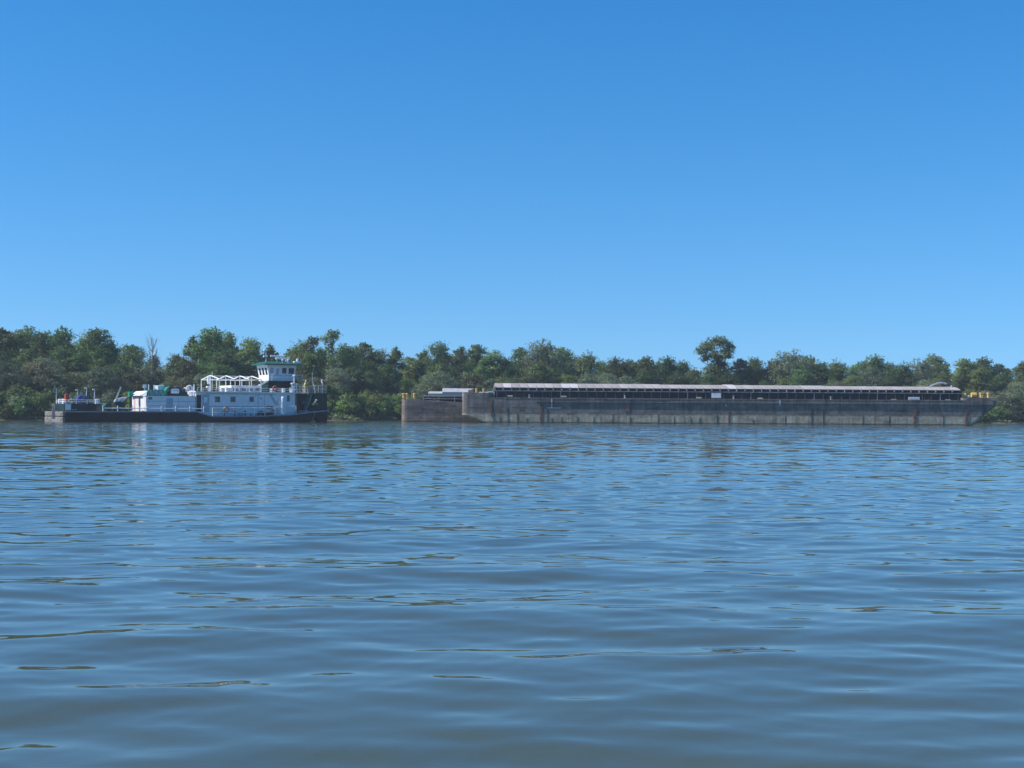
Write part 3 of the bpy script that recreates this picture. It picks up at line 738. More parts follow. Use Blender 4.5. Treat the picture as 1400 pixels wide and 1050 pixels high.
    co = MB().box(u0, u1, cv0, cv1, zd + 0.003, zc).build('coaming', 'coaming_navy', root)
    MB().box(u0 - 0.1, u1 + 0.1, cv0 - 0.13, cv0 + 0.05, zc, zc + 0.10).build('coaming_rail', 'rail_grey', co)
    MB().box(u0 - 0.1, u1 + 0.1, cv1 - 0.05, cv1 + 0.13, zc, zc + 0.10).build('coaming_rail', 'rail_grey', co)
    sm = stiffener_mesh('stiffener', zc - zd - 0.02, 'deck_grey'); sm2 = stiffener_mesh('stiffener_pale', zc - zd - 0.02, 'rail_grey')
    n = 52
    for i in range(n):
        o = link('stiffener', sm if i % 7 else sm2, co); o.location = (u0 + 0.3 + (u1 - u0 - 0.6) * i / (n - 1), cv0, zd + 0.01)
    # hatch covers: gabled lids on rollers, 56 of them
    N = 56; pitch_ = (u1 - u0) / N
    def cover(h0, material):
        mid = (cv1 - cv0) / 2; w = pitch_ - 0.03
        m = MB()
        prof = [(-0.12, 0.36), (-0.16, 0.42), (0.9, h0 * 0.62 + 0.36), (2.4, h0 * 0.9 + 0.36), (mid, h0 + 0.36), (2 * mid - 2.4, h0 * 0.9 + 0.36), (2 * mid - 0.9, h0 * 0.62 + 0.36), (2 * mid + 0.16, 0.42), (2 * mid + 0.12, 0.36)]
        m.prism_x(prof, 0.0, w); return m.mesh('hatch_cover', material)
    meshes = [cover(0.72, 'cover_pink'), cover(0.72, 'cover_white'), cover(0.66, 'cover_pink'), cover(0.60, 'cover_pink')]
    shade_skirt = MB().box(0.12, pitch_ - 0.12, -0.06, 0.0, 0.02, 0.36).mesh('shade_skirt', 'black_rubber')  # skirt made near-black to carry the shade under the cover edge
    rib = MB().box(-0.05, 0.05, -0.22, 0.0, 0.12, 0.52).mesh('joint_rib', 'cover_pink')
    whites = {1, 8, 9, 28}
    for i in range(N):
        t = i / N
        me = meshes[1] if i in whites else (meshes[0] if t < 0.35 else meshes[2] if t < 0.7 else meshes[3])
        o = link('hatch_cover', me, root); o.location = (u0 + i * pitch_, cv0, zc + 0.103)
        a = link('shade_skirt', shade_skirt, o); b = link('joint_rib', rib, o)
    # posts at the end of the hold
    m = MB().tube((u0 - 0.35, cv0, zd), (u0 - 0.05, cv0 + 0.1, zc + 1.0), 0.05).tube((u0 - 0.2, cv0 + 3, zd), (u0 - 0.05, cv0 + 3, zc + 1.0), 0.05)
    m.build('end_stay', 'rail_grey', root)
    # boards and small plates on the coaming
    m = MB().box(U(974), U(987), 0.72, 0.76, Z(980, 544, 0.7), Z(980, 537.3, 0.7))
    o = m.build('notice_board', 'white_paint', root); o['label'] = 'square white board on the coaming'
    m = MB().box(U(1244), U(1259.5), 0.72, 0.76, Z(1250, 548.5, 0.7), Z(1250, 542.8, 0.7))
    o = m.build('name_board', 'white_clean', root); o['label'] = 'white name board with faint blue-grey lettering'
    q = MB(); rr = random.Random(2); u = U(1245.8)
    while u < U(1257.5):
        w = rr.uniform(0.09, 0.17); zz = Z(1250, 545.5, 0.7); q.box(u, u + w, 0.714, 0.722, zz - 0.09, zz + 0.09); u += w + 0.05
    q.build('lettering', 'panel_blue_grey', o)
    for px, mt in ((697.5, 'yellow_plate'), (771, 'yellow_plate'), (956, 'yellow_plate'), (1040, 'yellow_plate'), (1223, 'yellow_paint'), (1297, 'yellow_plate')):
        zz = Z(px, 541.2 + (px - 700) * 0.0095, 0.2); MB().box(U(px - 3.6), U(px + 3.6), 0.28, 0.34, zz - 0.10, zz + 0.08).build('marker_plate', mt, root)
    for px in (724, 855, 1004, 1137, 1266, 1271.5):
        u = U(px); MB().lathe((u, 0.45, zd), [(0.16, 0), (0.09, 0.08), (0.08, 0.32), (0.15, 0.36), (0.15, 0.44)], 8).build('cleat', 'rail_grey' if px < 1260 else 'black_rubber', root)
    # end deck fittings
    bollard_pair(root, U(651.5, 1.2), 1.2, zb, 0.78, 1.0)
    bollard_pair(root, U(646.5, 6), 6.0, zb, 0.8, 0.7, 'rust_red')
    MB().bbox(U(640, 2), U(648, 2), 1.6, 3.0, zb + 0.003, zb + 0.42, 0.08).build('hatch_box', 'rust_brown', root)
    MB().bbox(U(667, 2), U(674, 2), 1.5, 3.6, zb + 0.003, zb + 0.2, 0.06).build('hatch_box', 'galvanised', root)
    bollard_pair(root, U(1341, 1.2), 1.2, ze, 1.0, 1.05); bollard_pair(root, U(1343, 6), 6.0, ze, 1.0, 1.0)
    w = MB().tube((U(1313.5, 1.4), 1.4, ze + 0.32), (U(1320, 1.4), 1.4, ze + 0.32), 0.34, None, 10).build('winch', 'yellow_paint', root)
    MB().box(U(1313.3, 1.4), U(1320.4, 1.4), 1.1, 1.7, ze + 0.003, ze + 0.12).build('winch_base', 'rust_red', w)
    w = MB().tube((U(1328, 1.4), 1.4, ze + 0.40), (U(1334.5, 1.4), 1.4, ze + 0.40), 0.36, None, 10).build('winch', 'yellow_paint', root)
    MB().box(U(1327.6, 1.4), U(1336, 1.4), 1.1, 1.9, ze + 0.003, ze + 0.12).tube((U(1337, 1.4), 1.4, ze + 0.02), (U(1337, 1.4), 1.4, ze + 0.85), 0.06).build('winch_base', 'rust_red', w)
    MB().tube((U(1322, 1.5), 1.5, ze), (U(1325, 1.5), 1.5, ze + 0.25), 0.22, 0.16, 8).build('fairlead', 'white_paint', root)
    m = MB(); p = [(U(1309, 2), 2.0, zd + 0.02), (U(1309, 2), 2.0, zd + 0.9)]
    MB().box(U(1307, 1.5), U(1313, 1.5), 0.9, W - 0.9, zd + 0.4, zc + 0.25).build('end_bulkhead', 'coaming_navy', root)
    # bent silver pipe over the last covers
    V = 2.5
    P = lambda a, b: (U(a, V), V, Z(a, b, V))
    MB().path([P(1268, 530.5), P(1275, 526.5), P(1282, 523.8), P(1288, 523.2), P(1294, 524.8)], 0.11, 7).build('bent_pipe', 'galvanised', root)
    MB().bbox(U(1294, V), U(1303, V), V - 0.5, V + 0.9, Z(1298, 536.5, V), Z(1298, 530.5, V), 0.12).build('vent_box', 'galvanised', root)
    MB().tube(P(1300, 533), P(1301, 527), 0.12).build('vent_pipe', 'galvanised', root)
    return root
near_barge()

def rear_barge():
    Y0, W = 213.9, 10.4
    root, U, Z = make_barge('cargo_barge', 'low rust-brown barge half hidden behind the long barge, grey covers stacked', 549, Y0, 0.9, 74, W, None)
    L = 72.0
    zl, zr = Z(552, 545.2), Z(632, 551.3); us = U(655)
    def deck(u): return zl + (zr - zl) * min(1, max(0, (u - 0.5) / (us - 0.5)))
    # hull with a sheer towards its blunt end
    st = [0.0, 0.12, 0.45, 1.0, 2.5, 4.5, 6.5, 8.5, us, 20, 45, L - 3.5, L]
    rings = []
    for u in st:
        i = max(0.0, 0.75 - u) ; i = 0.75 - math.sqrt(max(0, 0.75 ** 2 - i ** 2)) if i > 0 else 0.0
        b = -0.8 if u < L - 1 else 1.6
        rings.append([(u, i, deck(u)), (u, i, b), (u, W - i, b), (u, W - i, deck(u))])
    MB().loft(rings).build('hull', 'rear_side', root); hull = root.children[0]
    rnd = random.Random(3)
    # dented horizontal strakes
    for k in range(5):
        u = 0.8; 
        while u < 13:
            e = u + rnd.choice([2.1, 2.8, 3.4]); f0, f1 = (k + 0.04) / 5, (k + 0.96) / 5; t = rnd.uniform(0.01, 0.05)
            zA, zB = [0.12 + (deck(u) - 0.2) * f for f in (f0, f1)], [0.12 + (deck(e - .03) - 0.2) * f for f in (f0, f1)]
            e2 = e - 0.03; lip = t + 0.035
            MB().hexa([(u, -t, zA[0]), (e2, -t, zB[0]), (e2, 0, zB[0]), (u, 0, zA[0]), (u, -lip, zA[1]), (e2, -lip, zB[1]), (e2, 0, zB[1]), (u, 0, zA[1])]).build('hull_plate', 'rear_side', hull)
            u = e
    MB().box(0.0, 0.5, 0.3, W - 0.3, zl + 0.003, zl + 0.08).build('end_coaming', 'rust_brown', root)
    for px, v in ((552, 0.9), (556.5, 0.9), (566.5, 1.2)):
        MB().lathe((U(px, v), v, deck(1)), [(0.17, -0.1), (0.16, 0.62), (0.23, 0.66), (0.23, 0.8), (0.16, 0.86)], 10).build('bollard', 'yellow_paint', root)
    MB().tube((U(563, 2), 2, zl - 0.1), (U(563, 2), 2, zl + 1.0), 0.05).build('post', 'rail_grey', root)
    # hold with coaming and railing
    v0 = 0.9; u0 = U(579, v0); zc = Z(590, 541.2, v0)
    co = MB().box(u0, L - 5, v0, W - v0, zr - 0.1, zc - 0.15).build('coaming', 'coaming_navy', root)
    m = MB().tube((u0, v0 - 0.12, zc), (L - 5, v0 - 0.12, zc - 0.12), 0.06)
    m.tube((u0, v0 - 0.12, zc - 0.42), (L - 5, v0 - 0.12, zc - 0.55), 0.035)
    for k in range(14): m.tube((u0 + k * 2.3, v0 - 0.12, deck(u0 + k * 2.3) - 0.05), (u0 + k * 2.3, v0 - 0.12, zc), 0.04)
    m.tube((u0, v0 - 0.12, zc), (u0 + 3.2, v0 - 0.12, zr), 0.03)
    m.build('coaming_rail', 'rail_grey', co)
    def cov(a, b, z0, z1, mt):
        mid = W / 2; MB().prism_x([(v0 + .1, z0), (v0, z0 + (z1 - z0) * .45), (v0 + .9, z1 - .1), (mid, z1), (W - v0 - .9, z1 - .1), (W - v0, z0 + (z1 - z0) * .45), (W - v0 - .1, z0)], a, b).build('hatch_cover', mt, root)
    za = Z(590, 540.6, v0)
    cov(U(585.5, v0), U(606, v0) , za, Z(595, 534.6, v0), 'cover_grey')
    cov(U(604.5, v0) + 0.02, U(626, v0), za + 0.02, Z(620, 530.2, v0), 'cover_grey')
    cov(U(626, v0) + 0.02, U(647, v0), za + 0.02, Z(620, 530.4, v0), 'cover_grey')
    k = U(648, v0)
    for i in range(13):
        cov(k + i * 4.2, k + i * 4.2 + 4.15, za - 0.05, za + 0.62, 'cover_grey')
    return root
rear_barge()

# ------------------------------------------------------------------ pusher boat
PY0, PROT, PW = 178.0, 30.0, 9.6
PX0 = (90 - 700) / FOC * PY0
pc, ps = math.cos(R(PROT)), math.sin(R(PROT))
def U(px, v=0.0):
    k = (px - 700) / FOC
    return (k * (PY0 + v * pc) - PX0 + v * ps) / (pc - k * ps)
def Z(px, py, v=0.0):
    return EYE + (horizon(px) - py) * (PY0 + U(px, v) * ps + v * pc) / FOC
def to_world(u, v, z):
    return Vector((PX0 + u * pc - v * ps, PY0 + u * ps + v * pc, z))
tug = thing('pusher_boat', 'white pusher boat with black hull, green wheelhouse roof and two bow towers', 'boat', (PX0, PY0, 0), R(PROT))

def railing(pts, h, parent, material='white_clean', rails=(0.5, 1.0), step=1.4, r=0.032, name='railing'):
    m = MB()
    for a, b in zip(pts, pts[1:]):
        a = Vector(a); b = Vector(b); n = max(1, round((b - a).length / step))
        for k in range(n + 1):
            p = a.lerp(b, k / n); m.tube(p, p + Vector((0, 0, h)), r, None, 5)
        for q in rails: m.tube(a + Vector((0, 0, h * q)), b + Vector((0, 0, h * q)), r * 0.85, None, 5)
    return m.build(name, material, parent)

def build_tug():
    W = PW; Lb = U(447)
    prof = [(0.0, Z(90, 562.2)), (U(268), Z(268, 562.4)), (U(290), Z(290, 568.6)), (U(360), Z(360, 568.3)), (U(400), Z(400, 566.4)), (U(424), Z(424, 563.2)), (Lb, Z(446, 561.0))]
    def deck(u):
        for (a, za), (b, zb) in zip(prof, prof[1:]):
            if u <= b: return za + (zb - za) * (u - a) / (b - a)
        return prof[-1][1]
    us = [0, 0.5, 6, 12, U(268), U(279), U(290), U(330), U(360), U(385), U(400), U(412), U(422.5), U(425.5), U(429), U(438), Lb]
    rings = []
    for u in us:
        b = -0.9 if u <= U(422.5) else min(1.1, -0.9 + (u - U(422.5)) * 3.0)
        b = min(b, deck(u) - 0.45); f = 0.45 if b < 0 else 0.05
        rings.append([(u, 0, deck(u)), (u, 0, max(0.1, b + .05)), (u, f, b), (u, W - f, b), (u, W, max(0.1, b + .05)), (u, W, deck(u))])
    hull = MB().loft(rings).build('hull', 'hull_black', tug); hull['label'] = 'black steel hull'
    m = MB()
    for a, b in zip(us, us[1:]):
        za, zb = deck(a), deck(b)
        m.hexa([(a, -0.07, za - 0.13), (b, -0.07, zb - 0.13), (b, 0.3, zb - 0.13), (a, 0.3, za - 0.13), (a, -0.07, za + 0.015), (b, -0.07, zb + 0.015), (b, 0.3, zb + 0.015), (a, 0.3, za + 0.015)])
    m.build('rub_rail', 'rail_grey', hull)  # pale grey puts the sunlit top edge into the rail's colour
    MB().box(0.3, U(262), -0.05, 0.0, 0.42, 0.52).build('rub_rail', 'hull_black', hull)
    # push knees under the bow
    for v in (0.12, W - 1.5):
        prof2 = [(U(430.5), 1.2), (Lb + 0.05, 1.4), (Lb + 0.05, -0.5), (U(442), -0.5)]
        MB().prism_y(prof2[::-1], v, v + 1.38).build('push_knee', 'hull_black', tug)
    # stern fenders in two tiers
    zt = deck(0)
    for v0, v1 in ((0.1, 3.6), (5.9, 9.3)):
        for za, zb in ((-0.25, 0.62), (0.72, zt - 0.03)):
            prof3 = [(-0.3, v0), (-0.55, v0 + 0.5), (-0.55, v1 - 0.5), (-0.3, v1), (-0.01, v1), (-0.01, v0)]
            MB().loft([[(a * 0.95, b, za) for a, b in prof3], [(a, b, za + 0.12) for a, b in prof3], [(a, b, zb - 0.14) for a, b in prof3], [(a * 0.9, b, zb) for a, b in prof3]]).build('stern_fender', 'beige_fender', tug)
    MB().box(-0.4, -0.01, 3.7, 5.8, -0.2, 0.35).build('stern_step', 'beige_fender', tug)
    rp = MB().tube((-0.3, 4.6, 0.35), (-0.3, 4.6, 2.2), 0.07).tube((-0.3, 5.6, 0.35), (-0.3, 5.6, 2.2), 0.06)
    rp.tube((-0.3, 4.6, 2.1), (-0.3, 5.6, 2.1), 0.04).build('stern_ladder', 'rail_grey', tug)

    # ---------------- aft deck: low green machinery house
    z0 = zt; z1 = Z(110, 552.0, 1.0)
    MB().bbox(U(88.5, 1.0), U(139, 1.0), 1.0, 7.8, z0, z1, 0.06).build('machinery_house', 'green_dark', tug); mh = tug.children[-1]
    a, b = U(90, 1.0), U(97.2, 1.0); MB().box(a, b, 0.93, 0.998, z0 + 0.12, z1 - 0.04).build('hatch', 'white_clean', mh)['label'] = 'square white hatch'
    for q in (98.5, 102.5): MB().box(U(q, 1), U(q + 2.4, 1), 0.95, 0.998, z0 + 0.16, z0 + 0.26).build('grab_rail', 'yellow_plate', mh)
    MB().box(U(132, 1.0), U(138.6, 1.0), 0.90, 0.998, z0 + 0.05, z1 - 0.2).build('rusty_plate', 'rust_brown', mh)
    MB().box(U(138.8, .9), U(140.2, .9), 0.8, 1.3, z0, z1 + 0.02).build('corner_post', 'beige_fender', mh)
    railing([(U(78, 7.5), 7.5, z1), (U(90, 1.1), 1.1, z1), (U(134, 1.1), 1.1, z1)], Z(110, 546.8, 1.1) - z1, tug, step=1.5, r=0.045)
    for px, v, w in ((80.5, 5.5, 0.5), (86, 3.5, 0.35), (131, 1.6, 0.3), (133.5, 2.2, 0.3)):
        MB().bbox(U(px, v), U(px, v) + w, v, v + 0.3, z1, z1 + 0.62, 0.06).build('deck_locker', 'white_paint', tug)
    fl = MB().tube((U(77, 6), 6.0, zt), (U(77, 6), 6.0, Z(77, 531.5, 6)), 0.05, 0.03).build('flag_pole', 'white_clean', tug)
    p = (U(77, 6), 6.0, Z(77, 532, 6))
    m = MB(); g = [(0, 0), (-0.18, -0.28), (-0.12, -0.62), (-0.28, -0.95)]
    for (a, za), (b, zb) in zip(g, g[1:]):
        m.hexa([(p[0] + a - 0.22, p[1], p[2] + zb + .55), (p[0] + a + .05, p[1], p[2] + za + 0.1), (p[0] + a + .05, p[1] + .02, p[2] + za + 0.1), (p[0] + a - 0.22, p[1] + .02, p[2] + zb + .55),
                (p[0] + b - 0.2, p[1], p[2] + zb + .85), (p[0] + b + .05, p[1], p[2] + za + 0.45), (p[0] + b + .05, p[1] + .02, p[2] + za + 0.45), (p[0] + b - 0.2, p[1] + .02, p[2] + zb + .85)])
    m.build('flag', 'flag_cloth', fl)
    for px, top, v in ((118.3, 531.5, 3.0), (129.2, 533.4, 1.6), (106, 534, 5.0)):
        lp = MB().tube((U(px, v), v, z1), (U(px, v), v, Z(px, top, v)), 0.05).build('light_pole', 'white_clean', tug)
        zz = Z(px, top, v); MB().bbox(U(px, v) - 0.25, U(px, v) + 0.05, v - 0.08, v + 0.08, zz, zz + 0.14, 0.03).build('lamp', 'white_clean', lp)

    # ---------------- aft deckhouse
    hv0, hv1 = 1.25, 8.35
    a0, a1 = U(200, hv0), U(267, hv0); zh = Z(230, 542.0, hv0)
    ah = MB().box(a0, a1, hv0, hv1, zt, zh).build('aft_house', 'white_paint', tug)
    # rust-streaked plates of its aft wall
    n = 9
    for k in range(n):
        v = hv0 + 0.02 + (hv1 - hv0 - 0.04) * k / n
        MB().box(a0 - 0.03 - 0.01 * (k % 2), a0 - 0.002, v, v + (hv1 - hv0) / n - 0.03, zt + 0.02, zh - 0.03).build('wall_plate', ['white_rust', 'white_clean', 'white_rust', 'pink_stain', 'white_clean', 'white_rust', 'pink_stain', 'white_clean', 'pink_stain'][k], ah)
    MB().box(a0 - 0.05, a0 - 0.043, 3.6, 4.3, zt + 0.05, zh - 0.5).build('door', 'panel_blue_grey', ah)
    MB().box(a0 - 0.12, a1 + 0.05, hv0 - 0.08, hv1 + 0.08, zh, zh + 0.07).build('roof_edge', 'white_clean', ah)
    for px in (228.5, 236.0):
        u = U(px, hv0); d = MB().box(u, u + 0.72, hv0 - 0.035, hv0 - 0.002, zt + 0.1, zh - 0.22).build('door', 'panel_blue_grey' if px < 230 else 'white_paint', ah)
        MB().box(u - 0.05, u - 0.003, hv0 - 0.045, hv0 - 0.002, zt + 0.05, zh - 0.2).box(u + 0.723, u + 0.77, hv0 - 0.045, hv0 - 0.002, zt + 0.05, zh - 0.2).build('door_frame', 'panel_blue_grey', d)
    for fz in (0.37, 0.66):
        zz = zt + (zh - zt) * fz; MB().box(a0 + 0.02, a1 - 0.02, hv0 - 0.05, hv0 - 0.003, zz, zz + 0.06).build('wall_batten', 'panel_blue_grey', ah)
    MB().box(U(203, hv0), U(208, hv0), hv0 - 0.03, hv0 - 0.002, zh - 0.42, zh - 0.12).build('wall_mark', 'rust_brown', ah)
    railing([(U(141, .15), 0.15, zt), (U(279, .15), 0.15, zt)], Z(210, 554.8, .15) - zt, tug, step=1.75, r=0.06, rails=(0.55,))
    # on the aft house: engine casing under tarpaulins
    ez = zh + 0.073
    c0, c1 = U(200.5, 2.2), U(265, 2.2)
    MB().hexa([(c0, 2.2, ez), (c1, 2.2, ez), (c1, 7.4, ez), (c0 - 0.9, 7.4, ez), (c0 + 0.15, 2.4, Z(202, 534.5, 2.4)), (c1, 2.4, Z(202, 534.8, 2.4)), (c1, 7.2, Z(202, 534.8, 2.4)), (c0 + 0.15, 7.2, Z(202, 534.5, 2.4))]).build('engine_casing', 'green_dark', tug)
    ec = tug.children[-1]; zce = Z(202, 534.5, 2.4)
    MB().hexa([(c0 - 0.75, 2.6, ez + .01), (c0 - 0.03, 2.2, ez + .01), (c0 - 0.03, 7.3, ez + .01), (c0 - 0.75, 7.0, ez + .01), (c0 - 0.02, 2.8, zce), (c0 + 0.12, 2.3, zce), (c0 + 0.12, 7.2, zce), (c0 - 0.02, 7.0, zce)]).build('casing_end', 'white_clean', ec)
    q = MB()
    N = 12
    for k in range(N):       # draped teal tarpaulin over the casing's near edge
        ua, ub2 = c0 + 0.2 + (U(226, 2.1) - c0) * k / N, c0 + 0.2 + (U(226, 2.1) - c0) * (k + 1) / N
        wa, wb = 0.07 * math.sin(k * 1.9), 0.07 * math.sin((k + 1) * 1.9); da, db = 0.12 * math.sin(k * 0.9), 0.12 * math.sin((k + 1) * 0.9)
        q.hexa([(ua, 2.1 + wa, ez + 0.02 + abs(da)), (ub2, 2.1 + wb, ez + 0.02 + abs(db)), (ub2, 2.16 + wb, ez + 0.02 + abs(db)), (ua, 2.16 + wa, ez + 0.02 + abs(da)),
                (ua, 2.28 + wa, zce + 0.12), (ub2, 2.28 + wb, zce + 0.12), (ub2, 4.6, zce + 0.14), (ua, 4.6, zce + 0.14)])
    tag(q.build('tarpaulin', 'teal_tarp'), 'dull teal tarpaulin draped over the engine casing', 'tarpaulin'); t = bpy.data.objects['tarpaulin']
    t.location = tug.location; t.rotation_euler = tug.rotation_euler
    v = 2.0
    P = lambda px, py, vv=v: (U(px, vv), vv, Z(px, py, vv))
    q = MB(); A, B, C, D = P(221, 540.5), P(225, 540.8), P(232.5, 528.5), P(229, 530)
    q.hexa([A, B, (B[0], v + 2.0, B[2]), (A[0], v + 2.0, A[2]), D, C, (C[0], v + 2.2, C[2]), (D[0], v + 2.2, D[2])])
    o = q.build('tarpaulin', 'green_tarp'); o.location = tug.location; o.rotation_euler = tug.rotation_euler; tag(o, 'bright green tarpaulin sloping up beside the white sign box', 'tarpaulin')
    bx = MB().bbox(U(234.5, 1.9), U(245, 1.9), 1.9, 3.2, zce - 0.28, Z(240, 531.4, 1.9), 0.05).build('sign_box', 'white_clean', tug); bx['label'] = 'white box with a dark symbol'
    zz = zce + 0.12; m = MB()
    for dx in (-.22, -.05, .12, .27): m.box(U(239.5, 1.9) + dx, U(239.5, 1.9) + dx + 0.1, 1.885, 1.897, zz - 0.08 - 0.05 * (dx > 0), zz + 0.08)
    m.build('symbol', 'panel_blue_grey', bx)
    MB().box(U(233, 1.85), U(246, 1.85), 2.0, 3.6, Z(240, 531.3, 1.9), Z(240, 529.6, 1.9)).build('box_lid', 'black_rubber', bx)
    # small workboat under cover on the casing top
    v = 3.2
    o = MB().loft([[(U(213, v), v + .4, zce + .35), (U(213, v), v + .9, zce + .35), (U(213, v), v + .9, zce + .75), (U(213, v), v + .4, zce + .75)],
                   [(U(216, v), v, zce + .15), (U(216, v), v + 1.3, zce + .15), (U(216, v), v + 1.35, zce + .7), (U(216, v), v - .05, zce + .7)],
                   [(U(224.5, v), v, zce + .2), (U(224.5, v), v + 1.3, zce + .2), (U(224.5, v), v + 1.35, zce + .82), (U(224.5, v), v - .05, zce + .82)]]).build('dinghy', 'white_clean')
    o.location = tug.location; o.rotation_euler = tug.rotation_euler; tag(o, 'small white dinghy stowed on the engine casing beside green tarpaulin', 'dinghy')
    MB().box(U(214, v), U(224, v), v + 0.05, v + 1.2, zce - 0.02, zce + 0.16).build('cradle', 'deck_grey', ec)
    for px, top in ((203.3, 525.6), (210.8, 526.2)):
        MB().tube(P(px, 535, 2.6), P(px, top, 2.6), 0.075).build('stanchion', 'white_clean', ec)
    MB().box(U(195.5, 4.0), U(200.3, 4.0), 4.0, 4.06, Z(198, 530.6, 4), Z(198, 525.6, 4)).build('sign_panel', 'white_clean', ec)
    MB().tube(P(198, 536, 4.03), P(198, 531, 4.03), 0.05).build('stanchion', 'white_clean', ec)
    # round white tank and swan-neck vents at the break of the house
    tk = MB().lathe((U(262, 2.2), 2.2, zh + .073), [(0.30, 0), (0.52, 0.25), (0.56, 0.55), (0.5, Z(262, 534.5, 2.2) - zh - .15), (0.34, Z(262, 534, 2.2) - zh - .06)], 12).build('expansion_tank', 'white_clean', tug)
    m = MB(); zz = Z(262, 534, 2.2)
    m.path([(U(262.5, 2.2), 2.2, zz - .05), (U(262.5, 2.2), 2.2, zz + .45), (U(260, 2.2), 2.2, zz + .62), (U(256.5, 2.2), 2.2, zz + .55), (U(255, 2.2), 2.2, zz + .1)], 0.13, 7)
    m.build('swan_neck_vent', 'white_paint', tug)
    MB().tube((U(265.3, 1.6), 1.6, zh + .07), (U(265.3, 1.6), 1.6, Z(265, 525.5, 1.6)), 0.09).build('vent_pipe', 'white_paint', tug)
    for k, px in enumerate((218, 227, 240, 248, 253)):
        MB().bbox(U(px, 5.5), U(px, 5.5) + 0.7, 5.5, 6.2, zce + 0.01, zce + 0.45 + 0.12 * (k % 3), 0.08).build('ventilator', ['rust_brown', 'grey_tarp', 'deck_grey'][k % 3], tug)

    # ---------------- working gear between machinery house and aft house
    v = 2.4
    MB().bbox(U(147, v), U(152.5, v), v, v + 1.5, zt, zt + 0.85, 0.08).build('winch', 'green_dark', tug); wi = tug.children[-1]
    MB().tube((U(148, v - .2), v - 0.2, zt + 0.7), (U(148, v - .2), v + 1.6, zt + 0.7), 0.35, None, 10).build('drum', 'green_roof', wi)
    cr = MB().lathe((U(162, v), v + .4, zt), [(0.55, 0), (0.45, 0.4), (0.42, 1.2)], 10).build('deck_crane', 'green_dark', tug)
    MB().bbox(U(158, v), U(170, v), v - 0.3, v + 1.2, zt + 0.55, zt + 1.15, 0.1).build('crane_base', 'green_dark', cr)
    MB().path([P(159.5, 545, v + .3), P(162.5, 536.5, v + .3), P(166, 528.8, v + .3)], [0.14, 0.12, 0.08], 6).build('boom', 'rail_grey', cr)
    MB().box(U(155, .6), U(166, .6), 0.6, 0.9, Z(160, 557.8, .6), Z(160, 556.9, .6)).build('yellow_bar', 'yellow_plate', tug)
    o = MB().loft([[P(156.0, 551.2, v - .5), P(156.0, 549.0, v - .5), P(155.6, 548.0, v + 1), P(156, 551.5, v + 1.3)],
                   [P(157.5, 549.2, v - .6), P(158.5, 546.0, v - .5), P(158, 545.5, v + 1.2), P(157.5, 549.2, v + 1.5)],
                   [P(162, 548.6, v - .6), P(162, 544.6, v - .4), P(162, 544.2, v + 1.2), P(162, 548.6, v + 1.5)],
                   [P(169, 548.8, v - .6), P(168, 543.4, v - .4), P(168, 543.0, v + 1.2), P(169, 548.8, v + 1.5)],
                   [P(172, 545.0, v - .5), P(174.5, 542.4, v - .3), P(174.5, 542.2, v + 1.0), P(172, 545, v + 1.3)]]).build('tarpaulin', 'grey_tarp')
    o.location = tug.location; o.rotation_euler = tug.rotation_euler; tag(o, 'pale crumpled tarpaulin thrown over the deck crane base', 'tarpaulin')
    ca = MB().tube(P(179, 561.6, 4.5), P(179, 540, 4.5), 0.2, 0.14, 8).build('capstan', 'green_dark', tug)
    MB().bbox(U(176, 4.4), U(182, 4.4), 4.2, 4.9, Z(179, 542.5, 4.4), Z(179, 535.8, 4.4), 0.08).build('motor', 'green_tarp', ca)
    # covered gear and red drum on the machinery house
    o = MB().blob(U(104.5, 2.5), U(124.5, 2.5), 2.4, 5.2, 0.0, Z(115, 539.5, 2.5) - z1, 5, 14, 7).build('tarpaulin_heap', 'blue_tarp')
    o.location = to_world(0, 0, z1); o.rotation_euler = tug.rotation_euler; tag(o, 'heap of gear under a dark blue tarpaulin on the stern', 'tarpaulin')
    o = MB().lathe((0, 0, 0), [(0.29, 0), (0.3, 0.3), (0.32, 0.32), (0.3, 0.34), (0.3, 0.86), (0.24, 0.89)], 12).build('oil_drum', 'red_paint')
    o.location = to_world(U(91.5, 3.5), 3.5, z1 + 0.32); o.rotation_euler = tug.rotation_euler; tag(o, 'red steel drum on the stern house behind the white hatch', 'drum')
    MB().box(U(91.5, 3.5) - .5, U(91.5, 3.5) + .5, 3.1, 3.9, z1, z1 + 0.32).build('drum_stand', 'white_paint', tug)
    o = MB().blob(-0.5, 0.5, -0.4, 0.4, 0, 0.62, 8, 10, 5, 0.3).build('rope_heap', 'beige_fender')
    o.location = to_world(U(98.5, 2.0), 2.0, z1); tag(o, 'pale heap of coiled rope between red drum and blue tarpaulin', 'rope')

    # ---------------- main deckhouse
    a0, a1 = U(268, hv0), U(403.5, hv0); zl = deck(U(330)) ; zr = Z(330, 537.0, hv0)
    mhz = MB().box(a0, a1, hv0, hv1, 0.6, zr).build('deckhouse', 'white_paint', tug)
    rd = MB().box(a0 - 0.15, a1 + 0.35, hv0 - 0.3, hv1 + 0.3, zr + 0.002, zr + 0.13).build('boat_deck', 'white_paint', tug)
    u = U(268.8, hv0); MB().box(u, U(275.2, hv0), hv0 - 0.02, hv0 - 0.002, zt + 0.05, zr - 0.35).build('doorway', 'doorway_dark', mhz)
    u = U(276.8, hv0); d = MB().box(u, U(286, hv0), hv0 - 0.035, hv0 - 0.002, zt, zr - 0.3).build('door', 'panel_blue_grey', mhz)
    MB().box(u + 0.2, u + 0.65, hv0 - 0.045, hv0 - 0.037, zr - 1.3, zr - 0.6).build('door_window', 'white_paint', d)
